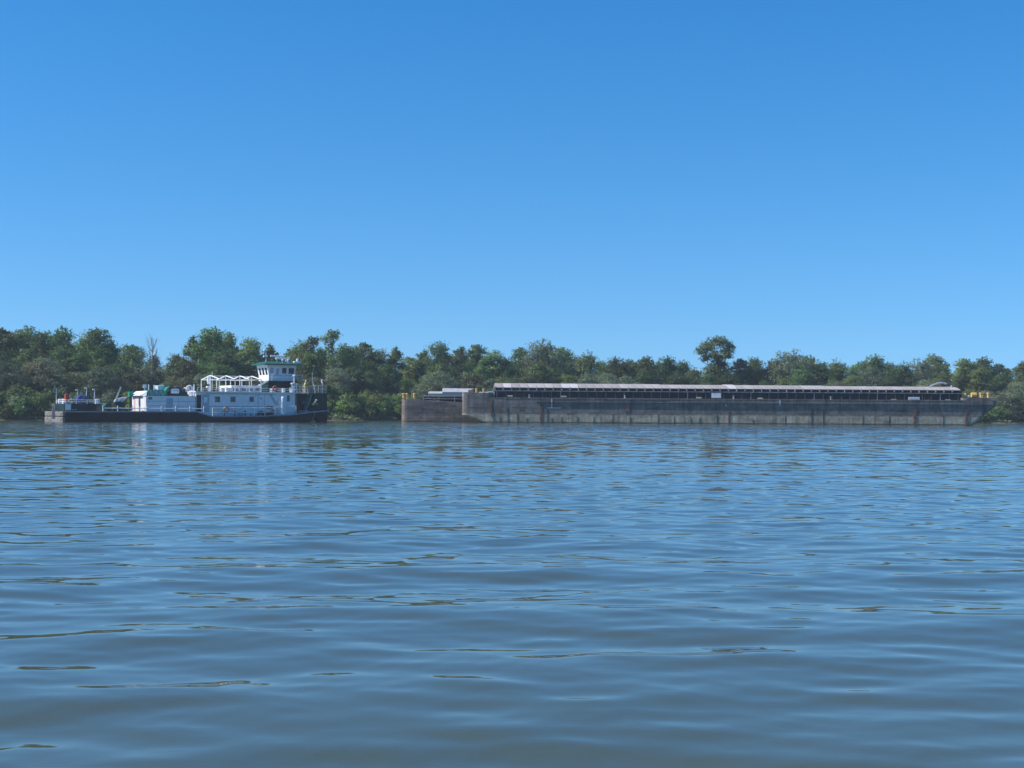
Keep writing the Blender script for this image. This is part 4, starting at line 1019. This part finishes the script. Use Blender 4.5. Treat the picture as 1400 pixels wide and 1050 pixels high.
    def window(p0, p1, q0, q1, v, par, name='window', fr='white_clean'):
        a, b = U(p0, v), U(p1, v); za, zb = Z((p0 + p1) / 2, q1, v), Z((p0 + p1) / 2, q0, v)
        w = MB().box(a, b, v - 0.02, v - 0.002, za, zb).build(name, 'glass_dark', par)
        m = MB(); t = 0.06; y0, y1 = v - 0.05, v - 0.002
        m.box(a - t, a - .002, y0, y1, za - t, zb + t); m.box(b + .002, b + t, y0, y1, za - t, zb + t); m.box(a, b, y0, y1, za - t, za - .002); m.box(a, b, y0, y1, zb + .002, zb + t)
        m.build('frame', fr, w); return w
    for p0, p1, q0, q1 in ((294, 301, 542.2, 549.8), (315, 322, 542.2, 549.8), (341, 347, 542.4, 549.4), (392.2, 396, 540.5, 548.8)):
        window(p0, p1, q0, q1, hv0, mhz)
    for p0, p1 in ((353.5, 361.5),):
        u, e = U(p0, hv0), U(p1, hv0); d = MB().box(u, e, hv0 - 0.04, hv0 - 0.002, zl + 0.25, zr - 0.25).build('door', 'white_paint', mhz)
        MB().box(u + 0.25, u + 0.42, hv0 - 0.06, hv0 - 0.042, zr - 0.8, zr - 0.66).build('door_handle', 'black_rubber', d)
        m = MB(); m.box(u - .05, u - .003, hv0 - .05, hv0 - .002, zl + .2, zr - .2); m.box(e + .003, e + .05, hv0 - .05, hv0 - .002, zl + .2, zr - .2); m.build('door_frame', 'panel_blue_grey', d)
    for q in (536.5 + 2.2, 555.6):
        zz = Z(330, q, hv0); MB().box(a0 + 1.3, a1 - 2.6, hv0 - 0.045, hv0 - 0.002, zz - 0.03, zz + 0.04).build('wall_batten', 'panel_blue_grey', mhz)
    MB().tube((U(291, hv0 - .1), hv0 - .1, Z(300, 557.3, hv0)), (U(350, hv0 - .1), hv0 - .1, Z(350, 557.3, hv0)), 0.035).build('pipe', 'deck_grey', mhz)
    # slanting darker stripe built as a bar, hose box, white fender column
    m = MB().hexa([(U(369, 1.1), 1.12, Z(369, 538.5, 1.1)), (U(371, 1.1), 1.12, Z(371, 538.5, 1.1)), (U(371, 1.1), 1.2, Z(371, 538.5, 1.1)), (U(369, 1.1), 1.2, Z(369, 538.5, 1.1)),
                   (U(377.5, 1.1), 1.12, Z(378, 553.5, 1.1)), (U(379.5, 1.1), 1.12, Z(379, 553.5, 1.1)), (U(379.5, 1.1), 1.2, Z(379, 553.5, 1.1)), (U(377.5, 1.1), 1.2, Z(378, 553.5, 1.1))])
    m.build('slanting_stripe', 'panel_blue_grey', mhz)
    MB().tube((U(372.5, .9), .9, Z(372, 543.3, .9)), (U(374, .9), .9, Z(374, 539.6, .9)), 0.07).build('lamp_bracket', 'white_clean', mhz)
    hb = MB().bbox(U(367, .9), U(372.8, .9), 0.85, 1.24, Z(370, 558.2, .9), Z(370, 555.2, .9), 0.04).build('hose_box', 'black_rubber', mhz)
    MB().box(U(368.8, .9), U(370.6, .9), 0.835, 0.848, Z(370, 557.4, .9), Z(370, 556.0, .9)).build('label_plate', 'red_paint', hb)
    MB().lathe((U(387, .1), 0.1, zl + 0.1), [(0.15, 0), (0.25, 0.12), (0.25, 0.9), (0.24, 1.0), (0.25, 1.1), (0.25, 2.25), (0.16, Z(387, 541.8, .1) - zl - 0.1)], 12).build('vent_column', 'white_clean', tug)
    MB().bbox(U(381, .95), U(384.4, .95), .9, 1.22, zl + 0.1, Z(382, 546, .9), 0.04).build('pipe_casing', 'white_paint', mhz)
    # side-deck railing and posts
    railing([(U(291, .12), .12, deck(U(291)) + .02), (U(362, .12), .12, deck(U(362)) + .02), (U(405, .12), .12, deck(U(405)) + .02)], 1.0, tug, step=1.5, r=0.055, rails=(0.42, 1.0))
    for px in (306, 320.5, 335, 357, 373):
        u = U(px, .6); MB().lathe((u, .6, deck(u)), [(0.2, 0), (0.16, 0.05), (0.15, 0.5), (0.22, 0.56), (0.2, 0.66)], 8).build('bollard', 'deck_grey', tug)
    for px, dz in ((327, 0.4), (343, .35), (353, .55), (365, .45)):
        u = U(px, .9); MB().bbox(u, u + 0.8, .75, 1.15, deck(u) + .01, deck(u) + dz, 0.05).build('deck_locker', 'black_rubber' if px > 350 else 'panel_blue_grey', tug)
    lb = thing('lifebuoy', 'faded orange and white lifebuoy hung on the side railing', 'lifebuoy', to_world(U(310, 0.02), 0.02, Z(310, 559.5, 0.0)), R(PROT))
    MB().torus((0, 0, 0), 0.30, 0.085).build('ring', 'orange_buoy', lb, True)
    m = MB()
    for a in (0, 90, 180, 270):
        m.torus((0.30 * math.cos(R(a + 45)), 0, 0.30 * math.sin(R(a + 45))), 0.001, 0.098, 'z', 8, 6)
    m.build('white_band', 'white_clean', lb)

    # ---------------- boat deck: awning frame, locker, railing
    zb = zr + 0.13
    awn = MB()
    st = [300.0, 321.5, 341.0, 357.0]; v0, v1 = 1.1, 8.5; vm = (v0 + v1) / 2
    zf, zp = Z(300, 518.2, v0), Z(300, 512.9, v0)
    fr = MB().tube((U(st[0], v0), vm, zp - .02), (U(st[-1], v0), vm, zp - .02), 0.05).build('awning_ridge', 'white_clean', tug)
    for px in st:
        u = U(px, v0)
        pts = [(u, v0, zf), (u, vm - 0.5, zp - 0.03), (u, vm, zp), (u, vm + 0.5, zp - 0.03), (u, v1, zf)]
        ar = MB().path(pts, 0.075, 6).build('awning_arch', 'white_clean', tug)
        MB().tube((u, v0, zb), (u, v0, zf), 0.06).build('post', 'white_clean', ar)
        MB().tube((u, vm, zb), (u, vm, zp), 0.055).build('post', 'white_clean', ar)
        MB().tube((u, v1, zb), (u, v1, zf), 0.06).build('post', 'white_clean', ar)
        MB().tube((u, v0, zf), (u, v1, zf), 0.03).build('tie_bar', 'white_clean', ar)
    for v in (v0, v1): MB().tube((U(st[0], v0), v, zf), (U(st[-1], v0), v, zf), 0.045).build('awning_eave', 'white_clean', tug)
    MB().tube((U(290, 5), 5, zb), (U(290, 5), 5, Z(290, 508, 5)), 0.03).build('antenna', 'white_clean', tug)
    o = MB().loft([[(-.18, -.05, -1.05), (.2, -.05, -1.05), (.2, .05, -1.05), (-.18, .05, -1.05)], [(-.22, -.12, -.6), (.24, -.12, -.6), (.24, .12, -.6), (-.22, .12, -.6)], [(-.12, -.07, 0), (.16, -.07, 0), (.16, .07, 0), (-.12, .07, 0)]]).build('rolled_canvas', 'white_clean')
    uu = U(st[0], v0); o.location = to_world(uu, vm + 0.6, zp - 0.05); o.rotation_euler = tug.rotation_euler; tag(o, 'white bundle of canvas hanging from the first awning arch', 'canvas')
    railing([(U(270, 8.6), 8.6, zb), (U(270, .8), .8, zb), (a1 + 0.2, 0.8, zb)], Z(330, 530.6, .8) - zb, tug, step=1.9, r=0.035, rails=(0.5, 1.0))
    MB().bbox(U(316, 2), U(357, 2), 2.0, 7.0, zb, Z(335, 527.2, 2), 0.06).build('skylight_house', 'white_paint', tug)
    sk = tug.children[-1]
    for p0, p1 in ((318, 326), (328, 336), (338, 346), (348, 355)): window(p0, p1, 531.2, 534.4, 2.0, sk)
    for k, (px, v, w, h, mt) in enumerate(((278, 2, .6, .45, 'deck_grey'), (283, 3, .4, .7, 'white_paint'), (296, 1.6, .5, .4, 'deck_grey'), (303, 2.5, .8, .5, 'panel_blue_grey'), (309, 1.4, .35, .55, 'white_clean'),
                                           (313, 1.5, .4, .5, 'white_clean'), (371, 1.6, .6, .5, 'white_paint'), (380, 1.8, .5, .62, 'beige_fender'), (386, 1.5, .45, .55, 'white_clean'), (392, 1.8, .7, .4, 'green_roof'), (397, 1.4, .3, .7, 'white_clean'))):
        MB().bbox(U(px, v), U(px, v) + w, v, v + 0.5, zb, zb + h, 0.06).build('deck_locker', mt, tug)
    for px, v, top in ((402.2, 1.0, 514.5), (399.5, 1.0, 525.5), (405.5, 1.4, 526)):
        MB().tube((U(px, v) - .0, v, zb), (U(px, v), v, Z(px, top, v)), 0.08).build('vent_post', 'white_clean', tug); q = tug.children[-1]
        zz = Z(px, top, v); MB().lathe((U(px, v), v, zz), [(0.1, -0.05), (0.24, 0.02), (0.22, 0.16), (0.06, 0.22)], 8).build('cap', 'white_clean', q)
    o = thing('lifebuoy', 'orange lifebuoy on the boat deck below the wheelhouse', 'lifebuoy', to_world(U(376, .75), .75, Z(376, 531.2, .75)), R(PROT))
    MB().torus((0, 0, 0), 0.30, 0.085).build('ring', 'orange_buoy', o, True)

    # ---------------- wheelhouse
    wv0, wv1 = 2.9, 6.7; wa, wb = U(367.3, wv0), U(402.2, wv0)
    zw0, zw1 = Z(385, 521.2, wv0), Z(385, 499.2, wv0); fl = 0.28   # walls flare outward upwards
    MB().bbox(wa + .1, wb - .1, wv0 + .5, wv1 - .5, zb, zw0 - 0.1, 0.05).build('under_bridge_shade', 'green_dark', tug)  # dark green block paints in the shade of the open space below the bridge
    MB().box(wa - .25, U(411.5, wv0), wv0 - .75, wv1 + .75, zw0 - .1, zw0 + 0.02).build('bridge_deck', 'green_dark', tug)
    zs = Z(385, 513.0, wv0)
    wh = MB().loft([[(wa, wv0, zw0 + .02), (wb, wv0, zw0 + .02), (wb, wv1, zw0 + .02), (wa, wv1, zw0 + .02)], [(wa, wv0, zs), (wb, wv0, zs), (wb, wv1, zs), (wa, wv1, zs)],
                    [(wa - fl, wv0 - .12, zw1), (wb + fl, wv0 - .12, zw1), (wb + fl, wv1 + .12, zw1), (wa - fl, wv1 + .12, zw1)]]).build('wheelhouse', 'white_clean', tug)
    rf = MB().loft([[(wa - .85, wv0 - .75, zw1 + .003), (wb + .8, wv0 - .75, zw1 + .003), (wb + .8, wv1 + .75, zw1 + .003), (wa - .85, wv1 + .75, zw1 + .003)],
                    [(wa - .85, wv0 - .75, zw1 + .15), (wb + .8, wv0 - .75, zw1 + .15), (wb + .8, wv1 + .75, zw1 + .15), (wa - .85, wv1 + .75, zw1 + .15)],
                    [(wa + .1, wv0 + .5, zw1 + .46), (wb - .1, wv0 + .5, zw1 + .46), (wb - .1, wv1 - .5, zw1 + .46), (wa + .1, wv1 - .5, zw1 + .46)]]).build('wheelhouse_roof', 'green_roof', tug)
    def slab(p0, p1, q0, q1, mt, name, par=wh):   # a pane lying on the flared side wall
        def vv(z): return wv0 - .12 * max(0, (z - zs) / (zw1 - zs)) - 0.012
        a, b = U(p0, wv0), U(p1, wv0); za, z2 = Z(385, q1, wv0), Z(385, q0, wv0)
        o = MB().hexa([(a, vv(za) - .012, za), (b, vv(za) - .012, za), (b, vv(za) + .03, za), (a, vv(za) + .03, za), (a, vv(z2) - .012, z2), (b, vv(z2) - .012, z2), (b, vv(z2) + .03, z2), (a, vv(z2) + .03, z2)]).build(name, mt, par)
        return o
    for p0, p1, q0, q1, mt, nm in ((368.6, 373.2, 503, 510.5, 'panel_blue_grey', 'window'), (377.2, 381, 504, 513, 'panel_blue_grey', 'door'), (385.3, 391.2, 503, 510.8, 'glass_dark', 'window'), (394.2, 401.6, 503, 510.8, 'glass_dark', 'window')):
        slab(p0, p1, q0, q1, mt, nm)
    def end_slab(va, vb, za, z2):                 # panes of the aft wall
        def ff(z): return wa - fl * max(0, (z - zs) / (zw1 - zs)) + 0.01
        MB().hexa([(ff(za) - .03, va, za), (ff(za), va, za), (ff(za), vb, za), (ff(za) - .03, vb, za), (ff(z2) - .03, va, z2), (ff(z2), va, z2), (ff(z2), vb, z2), (ff(z2) - .03, vb, z2)]).build('window', 'glass_dark', wh)
    for k in range(3):
        v = wv0 + 0.35 + k * 1.15; end_slab(v, v + 0.62, zs + 0.05, zw1 - 0.38)
    MB().box(wa - .02, wb + .02, wv0 - .05, wv0 - .003, zs - 0.03, zs + 0.03).build('wall_batten', 'panel_blue_grey', wh)
    railing([(wa + .2, wv0 - .7, zw0 + .02), (U(411, wv0), wv0 - .7, zw0 + .02), (U(411, wv0), wv1 + .7, zw0 + .02)], 0.85, tug, step=1.5, r=0.03)
    # stairs up to the bridge deck
    for v in (2.3, 3.1):
        MB().hexa([(U(338, v), v, zb), (U(341, v), v, zb), (U(341, v), v + .06, zb), (U(338, v), v + .06, zb), (wa - .5, v, zw0 - .05), (wa - .15, v, zw0 - .05), (wa - .15, v + .06, zw0 - .05), (wa - .5, v + .06, zw0 - .05)]).build('stair_stringer', 'white_clean', tug)
    for k in range(7):
        t = (k + .5) / 7; u = U(339.5, 2.3) + (wa - .32 - U(339.5, 2.3)) * t; z = zb + (zw0 - zb) * t
        MB().box(u - .13, u + .13, 2.363, 3.097, z - .02, z + .02).build('tread', 'white_paint', tug)
    # mast, radar scanners, horns and lamps on the roof
    zt2 = zw1 + .4
    ms = MB().tube((U(363.3, 5.0), 5.0, zw1 + .2), (U(363.3, 5), 5.0, Z(363, 479, 5)), 0.06, 0.03).build('mast', 'white_clean', tug)
    for py, w in ((478.7, .33), (487.2, .38)):
        zz = Z(363, py, 5); MB().bbox(U(363.3, 5) - w, U(363.3, 5) + w * .6, 4.85, 5.15, zz - .09, zz + .09, 0.03).build('mast_lamp', 'white_paint', ms)
    def radar(p0, p1, py, v, ped):
        zz = Z((p0 + p1) / 2, py, v); a, b = U(p0, v), U(p1, v)
        o = MB().tube((ped, v, zt2 - .1), (ped, v, zz - .1), 0.08).bbox(ped - .22, ped + .22, v - .2, v + .2, zz - .38, zz - .1, 0.05).build('radar_pedestal', 'white_clean', tug)
        MB().bbox(a, b, v - .12, v + .12, zz - .1, zz + .12, 0.05).build('scanner', 'white_clean', o)
    radar(369.2, 388.4, 487, 4.6, U(378, 4.6)); radar(376.5, 396, 490.4, 3.8, U(392, 3.8))
    o = MB().bbox(U(401, 3.2), U(411, 3.2), 3.0, 3.5, Z(405, 496.3, 3.2), Z(405, 494.0, 3.2), 0.05).build('searchlight_bar', 'white_clean', tug)
    MB().lathe((U(406.5, 3.2), 3.25, Z(406, 494, 3.2)), [(0.1, 0), (0.2, 0.1), (0.17, 0.3), (0.06, 0.36)], 8).build('lamp', 'white_clean', o)
    for px in (386, 393.5): MB().lathe((U(px, 3.0), 3.0, zw1 + .25), [(0.06, 0), (0.06, 0.3), (0.16, 0.34), (0.16, 0.52), (0.05, 0.58)], 8).build('roof_lamp', 'white_clean', tug)

    # ---------------- bow towers
    zk = Z(438, 538.2, 0.5)
    for v0, p0 in ((0.55, 0.0), (W - 2.55, 0.0)):
        ua, ub2 = U(430.5, 0.5), U(446.6, 0.5)
        tw = MB().bbox(ua, ub2, v0, v0 + 2.0, deck(ua) - .25, zk, 0.04).build('bow_tower', 'green_dark', tug)
        MB().box(ua - .12, ub2 + .1, v0 - .1, v0 + 2.1, zk + .002, zk + .07).build('platform', 'deck_grey', tw)
        MB().box(ub2 + .002, ub2 + .22, v0 + .3, v0 + 1.7, -0.3, zk - .2).build('rubber_fender', 'black_rubber', tw)
        for k in range(3):
            zz = deck(ua) + 0.5 + k * 0.6; MB().box(ua + .05, ub2 - .05, v0 - .035, v0 - .002, zz, zz + .05).build('stiffener', 'green_dark', tw)
        railing([(ua, v0 + 1.95, zk + .07), (ua, v0 + .05, zk + .07), (ub2 - .05, v0 + .05, zk + .07), (ub2 - .05, v0 + 1.95, zk + .07)], 1.0, tug, step=0.62, r=0.022, rails=(0.55, 1.0))
        # steep green stairs on the aft side
        us0, us1 = ua - 1.25, ua - .1
        for v in (v0 + .4, v0 + 1.2):
            MB().hexa([(us0, v, deck(us0)), (us0 + .22, v, deck(us0)), (us0 + .22, v + .05, deck(us0)), (us0, v + .05, deck(us0)), (us1 - .22, v, zk), (us1, v, zk), (us1, v + .05, zk), (us1 - .22, v + .05, zk)]).build('stair_stringer', 'green_stair', tw)
        for k in range(8):
            t = (k + .5) / 8; u = us0 + .1 + (us1 - us0 - .2) * t; z = deck(us0) + (zk - deck(us0)) * t
            MB().box(u - .12, u + .12, v0 + .452, v0 + 1.198, z - .02, z + .02).build('tread', 'green_stair', tw)
    MB().box(U(409, .4), U(423, .4), 0.3, 0.5, deck(U(415)) + .02, deck(U(415)) + .32).build('bulwark_cap', 'beige_fender', tug)
    MB().bbox(U(411, 5), U(420, 5), 4.2, 5.6, deck(U(415)) - .02, deck(U(415)) + 1.1, .1).build('bow_winch', 'black_rubber', tug)
    MB().tube((U(414, 4), 4.0, deck(U(415)) + 1.2), (U(417, 4), 4.0, deck(U(415)) + 1.5), 0.22).build('winch_brake', 'rust_brown', tug)
    m = MB().path([(U(431.5, .0), -.05, deck(U(431)) + .1), (U(428.6, .0), -.12, 0.55), (U(425, 0), -.12, -0.05)], 0.03, 5).build('mooring_line', 'rail_grey', tug)
    return deck, zk
tug_deck, tower_top = build_tug()

# ------------------------------------------------------------------ crew
def person(label, loc, rz, joints, shirt, trousers, vest=True):
    """one skinned figure; joints: dict of points in metres, figure facing +X"""
    J = joints
    order = ['pelvis', 'waist', 'chest', 'neck', 'head0', 'head1', 'crown']
    V = []; E = []; RAD = []
    def av(p, r): V.append(tuple(p)); RAD.append(r); return len(V) - 1
    ids = {}
    rads = {'pelvis': (.155, .12), 'waist': (.15, .115), 'chest': (.18, .125), 'neck': (.062, .062), 'head0': (.078, .088), 'head1': (.088, .105), 'crown': (.068, .08)}
    prev = None
    for n in order:
        ids[n] = av(J[n], rads[n]); 
        if prev is not None: E.append((prev, ids[n]))
        prev = ids[n]
    nose = av(Vector(J['head0']) + (Vector(J['face']) - Vector(J['head0'])) * 1.0, (.022, .022)); E.append((ids['head0'], nose))
    for sd in ('l', 'r'):
        chain = [('hip', .095), ('knee', .066), ('ankle', .046), ('toe', .04)]; p = ids['pelvis']
        for n, r in chain:
            i = av(J[n + sd], (r, r)); E.append((p, i)); p = i
        chain = [('sh', .07), ('el', .047), ('wr', .034), ('palm', .04)]; p = ids['chest']
        for n, r in chain:
            i = av(J[n + sd], (r, r * (.6 if n == 'palm' else 1))); E.append((p, i)); p = i
        w = Vector(J['wr' + sd]); h = Vector(J['palm' + sd]); d = (h - w).normalized(); side = d.cross(Vector((0, 0, 1)));
        side = side.normalized() if side.length > .1 else Vector((0, 1, 0)); dn = side.cross(d)
        for k, (off, ln) in enumerate(((-.03, .06), (-.01, .075), (.01, .07), (.03, .055))):
            a = h + d * .03 + side * off; i = av(a + d * ln * .5, (.009, .009)); E.append((p, i)); j = av(a + d * ln * .8 + dn * .03, (.008, .008)); E.append((i, j))
        i = av(h + side * (-.055) + d * .01, (.011, .011)); E.append((p, i)); j = av(h + side * -.065 + d * .045, (.009, .009)); E.append((i, j))
    me = bpy.data.meshes.new('person'); me.from_pydata(V, E, [])
    ob = bpy.data.objects.new('person_build', me); COL.objects.link(ob)
    md = ob.modifiers.new('skin', 'SKIN'); md.use_smooth_shade = True
    for i, r in enumerate(RAD): me.skin_vertices[0].data[i].radius = r
    me.skin_vertices[0].data[0].use_root = True
    sbd = ob.modifiers.new('sub', 'SUBSURF'); sbd.levels = 1; sbd.render_levels = 1
    dg = bpy.context.evaluated_depsgraph_get(); nm = bpy.data.meshes.new_from_object(ob.evaluated_get(dg), depsgraph=dg)
    bpy.data.objects.remove(ob); nm.materials.clear()
    for mname in ('skin', shirt, trousers, 'black_rubber'): nm.materials.append(MATS[mname])
    def near(p, a, b):
        a, b = Vector(a), Vector(b); d = b - a; t = max(0, min(1, (p - a).dot(d) / max(d.length_squared, 1e-9))); return (p - a - d * t).length, t
    segs = []
    for sd in ('l', 'r'):
        segs += [(J['hip' + sd], J['knee' + sd], 2), (J['knee' + sd], J['ankle' + sd], 2), (J['ankle' + sd], J['toe' + sd], 3), (J['sh' + sd], J['el' + sd], 1), (J['el' + sd], J['wr' + sd], 0), (J['wr' + sd], J['palm' + sd], 0)]
    segs += [(J['pelvis'], J['waist'], 2), (J['waist'], J['chest'], 1), (J['chest'], J['neck'], 1), (J['head0'], J['crown'], 0)]
    torso = []
    for p in nm.polygons:
        best = min(((near(p.center, a, b)[0], m) for a, b, m in segs)); p.material_index = best[1]
        dd, t = near(p.center, J['waist'], J['chest'])
        if min(dd, near(p.center, J['pelvis'], J['waist'])[0]) < 0.23 and best[1] in (1, 2) and dd < 0.24: torso.append(p.index)
        p.use_smooth = True
    root = link('person', nm); root.location = loc; root.rotation_euler = (0, 0, rz); tag(root, label, 'person')
    if vest:       # hi-vis vest: the torso's faces, a centimetre proud
        vm = MB(); remap = {}; vs = []; fs = []
        for fi in torso:
            f = []
            for vi in nm.polygons[fi].vertices:
                if vi not in remap:
                    remap[vi] = len(vs); vv = nm.vertices[vi]; vs.append(tuple(vv.co + vv.normal * .014))
                f.append(remap[vi])
            fs.append(tuple(f))
        vm.add(vs, fs); vm.build('safety_vest', 'vest_yellow', root, True)
    # hard hat
    h = Vector(J['head1']); up = (Vector(J['crown']) - Vector(J['head0'])).normalized(); fw = (Vector(J['face']) - Vector(J['head0'])).normalized()
    m = MB(); base = h + up * .03
    sx = fw - up * fw.dot(up); sx.normalize(); sy = up.cross(sx); rings = []
    for q, z, e in ((.150, 0.0, .05), (.150, .015, .05), (.132, .02, 0), (.125, .07, 0), (.095, .115, 0), (.045, .14, 0)):
        rings.append([base + sx * (q * math.cos(t) + (e if math.cos(t) > .3 else 0)) + sy * q * .9 * math.sin(t) + up * z for t in [2 * math.pi * k / 12 for k in range(12)]])
    m.loft(rings); m.build('hard_hat', 'helmet_white', root, True)
    return root

def pose(**k):
    J = {'pelvis': (0, 0, .95), 'waist': (0, 0, 1.10), 'chest': (0, 0, 1.34), 'neck': (0, 0, 1.50), 'head0': (.02, 0, 1.58), 'head1': (.02, 0, 1.66), 'crown': (.01, 0, 1.75), 'face': (.125, 0, 1.61)}
    for s, y in (('l', 1), ('r', -1)):
        J.update({'hip' + s: (0, .1 * y, .88), 'knee' + s: (.03, .11 * y, .48), 'ankle' + s: (-.01, .12 * y, .09), 'toe' + s: (.15, .13 * y, .045),
                  'sh' + s: (0, .19 * y, 1.42), 'el' + s: (-.03, .25 * y, 1.13), 'wr' + s: (.08, .25 * y, .90), 'palm' + s: (.11, .25 * y, .82)})
    J.update(k); return J
pz = tower_top + .075
person('crew member in yellow vest and white hard hat on the inner bow tower', to_world(U(416.5, PW - 1.4), PW - 1.4, pz), R(20),
       pose(chest=(.06, 0, 1.33), neck=(.11, 0, 1.48), head0=(.15, 0, 1.55), head1=(.16, 0, 1.63), crown=(.16, 0, 1.72), face=(.25, 0, 1.56), shl=(.08, .19, 1.40), shr=(.08, -.19, 1.40),
            ell=(.24, .23, 1.18), elr=(.24, -.23, 1.18), wrl=(.42, .2, 1.08), wrr=(.42, -.2, 1.08), palml=(.49, .19, 1.06), palmr=(.49, -.19, 1.06)), 'vest_yellow', 'trousers_pale')
person('crew member in pale grey shirt and white hard hat with one raised arm', to_world(U(440.5, 1.3), 1.3, pz), R(200),
       pose(elr=(.12, -.34, 1.62), wrr=(.16, -.24, 1.86), palmr=(.18, -.20, 1.93), shr=(0, -.2, 1.45), kneel=(.14, .12, .5), anklel=(.05, .13, .09), toel=(.2, .14, .045)), 'shirt_grey', 'trousers_navy', vest=False)
ud = U(428.3, .25)
person('crew member in yellow vest bending forward over the bow deck edge', to_world(ud, .25, tug_deck(ud) + .02), R(30),
       pose(pelvis=(-.08, 0, .86), waist=(.02, 0, 1.0), chest=(.2, 0, 1.17), neck=(.32, 0, 1.29), head0=(.38, 0, 1.35), head1=(.42, 0, 1.43), crown=(.44, 0, 1.51), face=(.47, 0, 1.31),
            hipl=(-.08, .1, .80), hipr=(-.08, -.1, .80), kneel=(.12, .12, .46), kneer=(.1, -.13, .45), anklel=(-.06, .12, .09), ankler=(-.02, -.14, .09), toel=(.1, .13, .045), toer=(.14, -.15, .045),
            shl=(.24, .19, 1.24), shr=(.24, -.19, 1.24), ell=(.36, .24, 1.0), elr=(.42, -.24, 1.04), wrl=(.56, .2, .84), wrr=(.62, -.2, .98), palml=(.62, .18, .80), palmr=(.70, -.18, .98)), 'vest_yellow', 'trousers_navy')

# ------------------------------------------------------------------ summer haze over the river
def build_haze():
    m = MB().box(-500, 500, -60, 600, -3.6, 22)
    mt = bpy.data.materials.new('haze_air'); mt.use_nodes = True
    n = mt.node_tree.nodes; l = mt.node_tree.links; n.clear()
    v = n.new('ShaderNodeVolumePrincipled'); v.inputs['Color'].default_value = (0.88, 0.93, 1.0, 1); v.inputs['Density'].default_value = HAZE
    v.inputs['Anisotropy'].default_value = 0.2
    o = n.new('ShaderNodeOutputMaterial'); l.new(v.outputs[0], o.inputs['Volume'])
    MATS['haze_air'] = mt
    h = m.build('haze', 'haze_air'); h['kind'] = 'stuff'; tag(h, 'thin pale summer haze lying over the river', 'haze')
HAZE = 0.0003
build_haze()
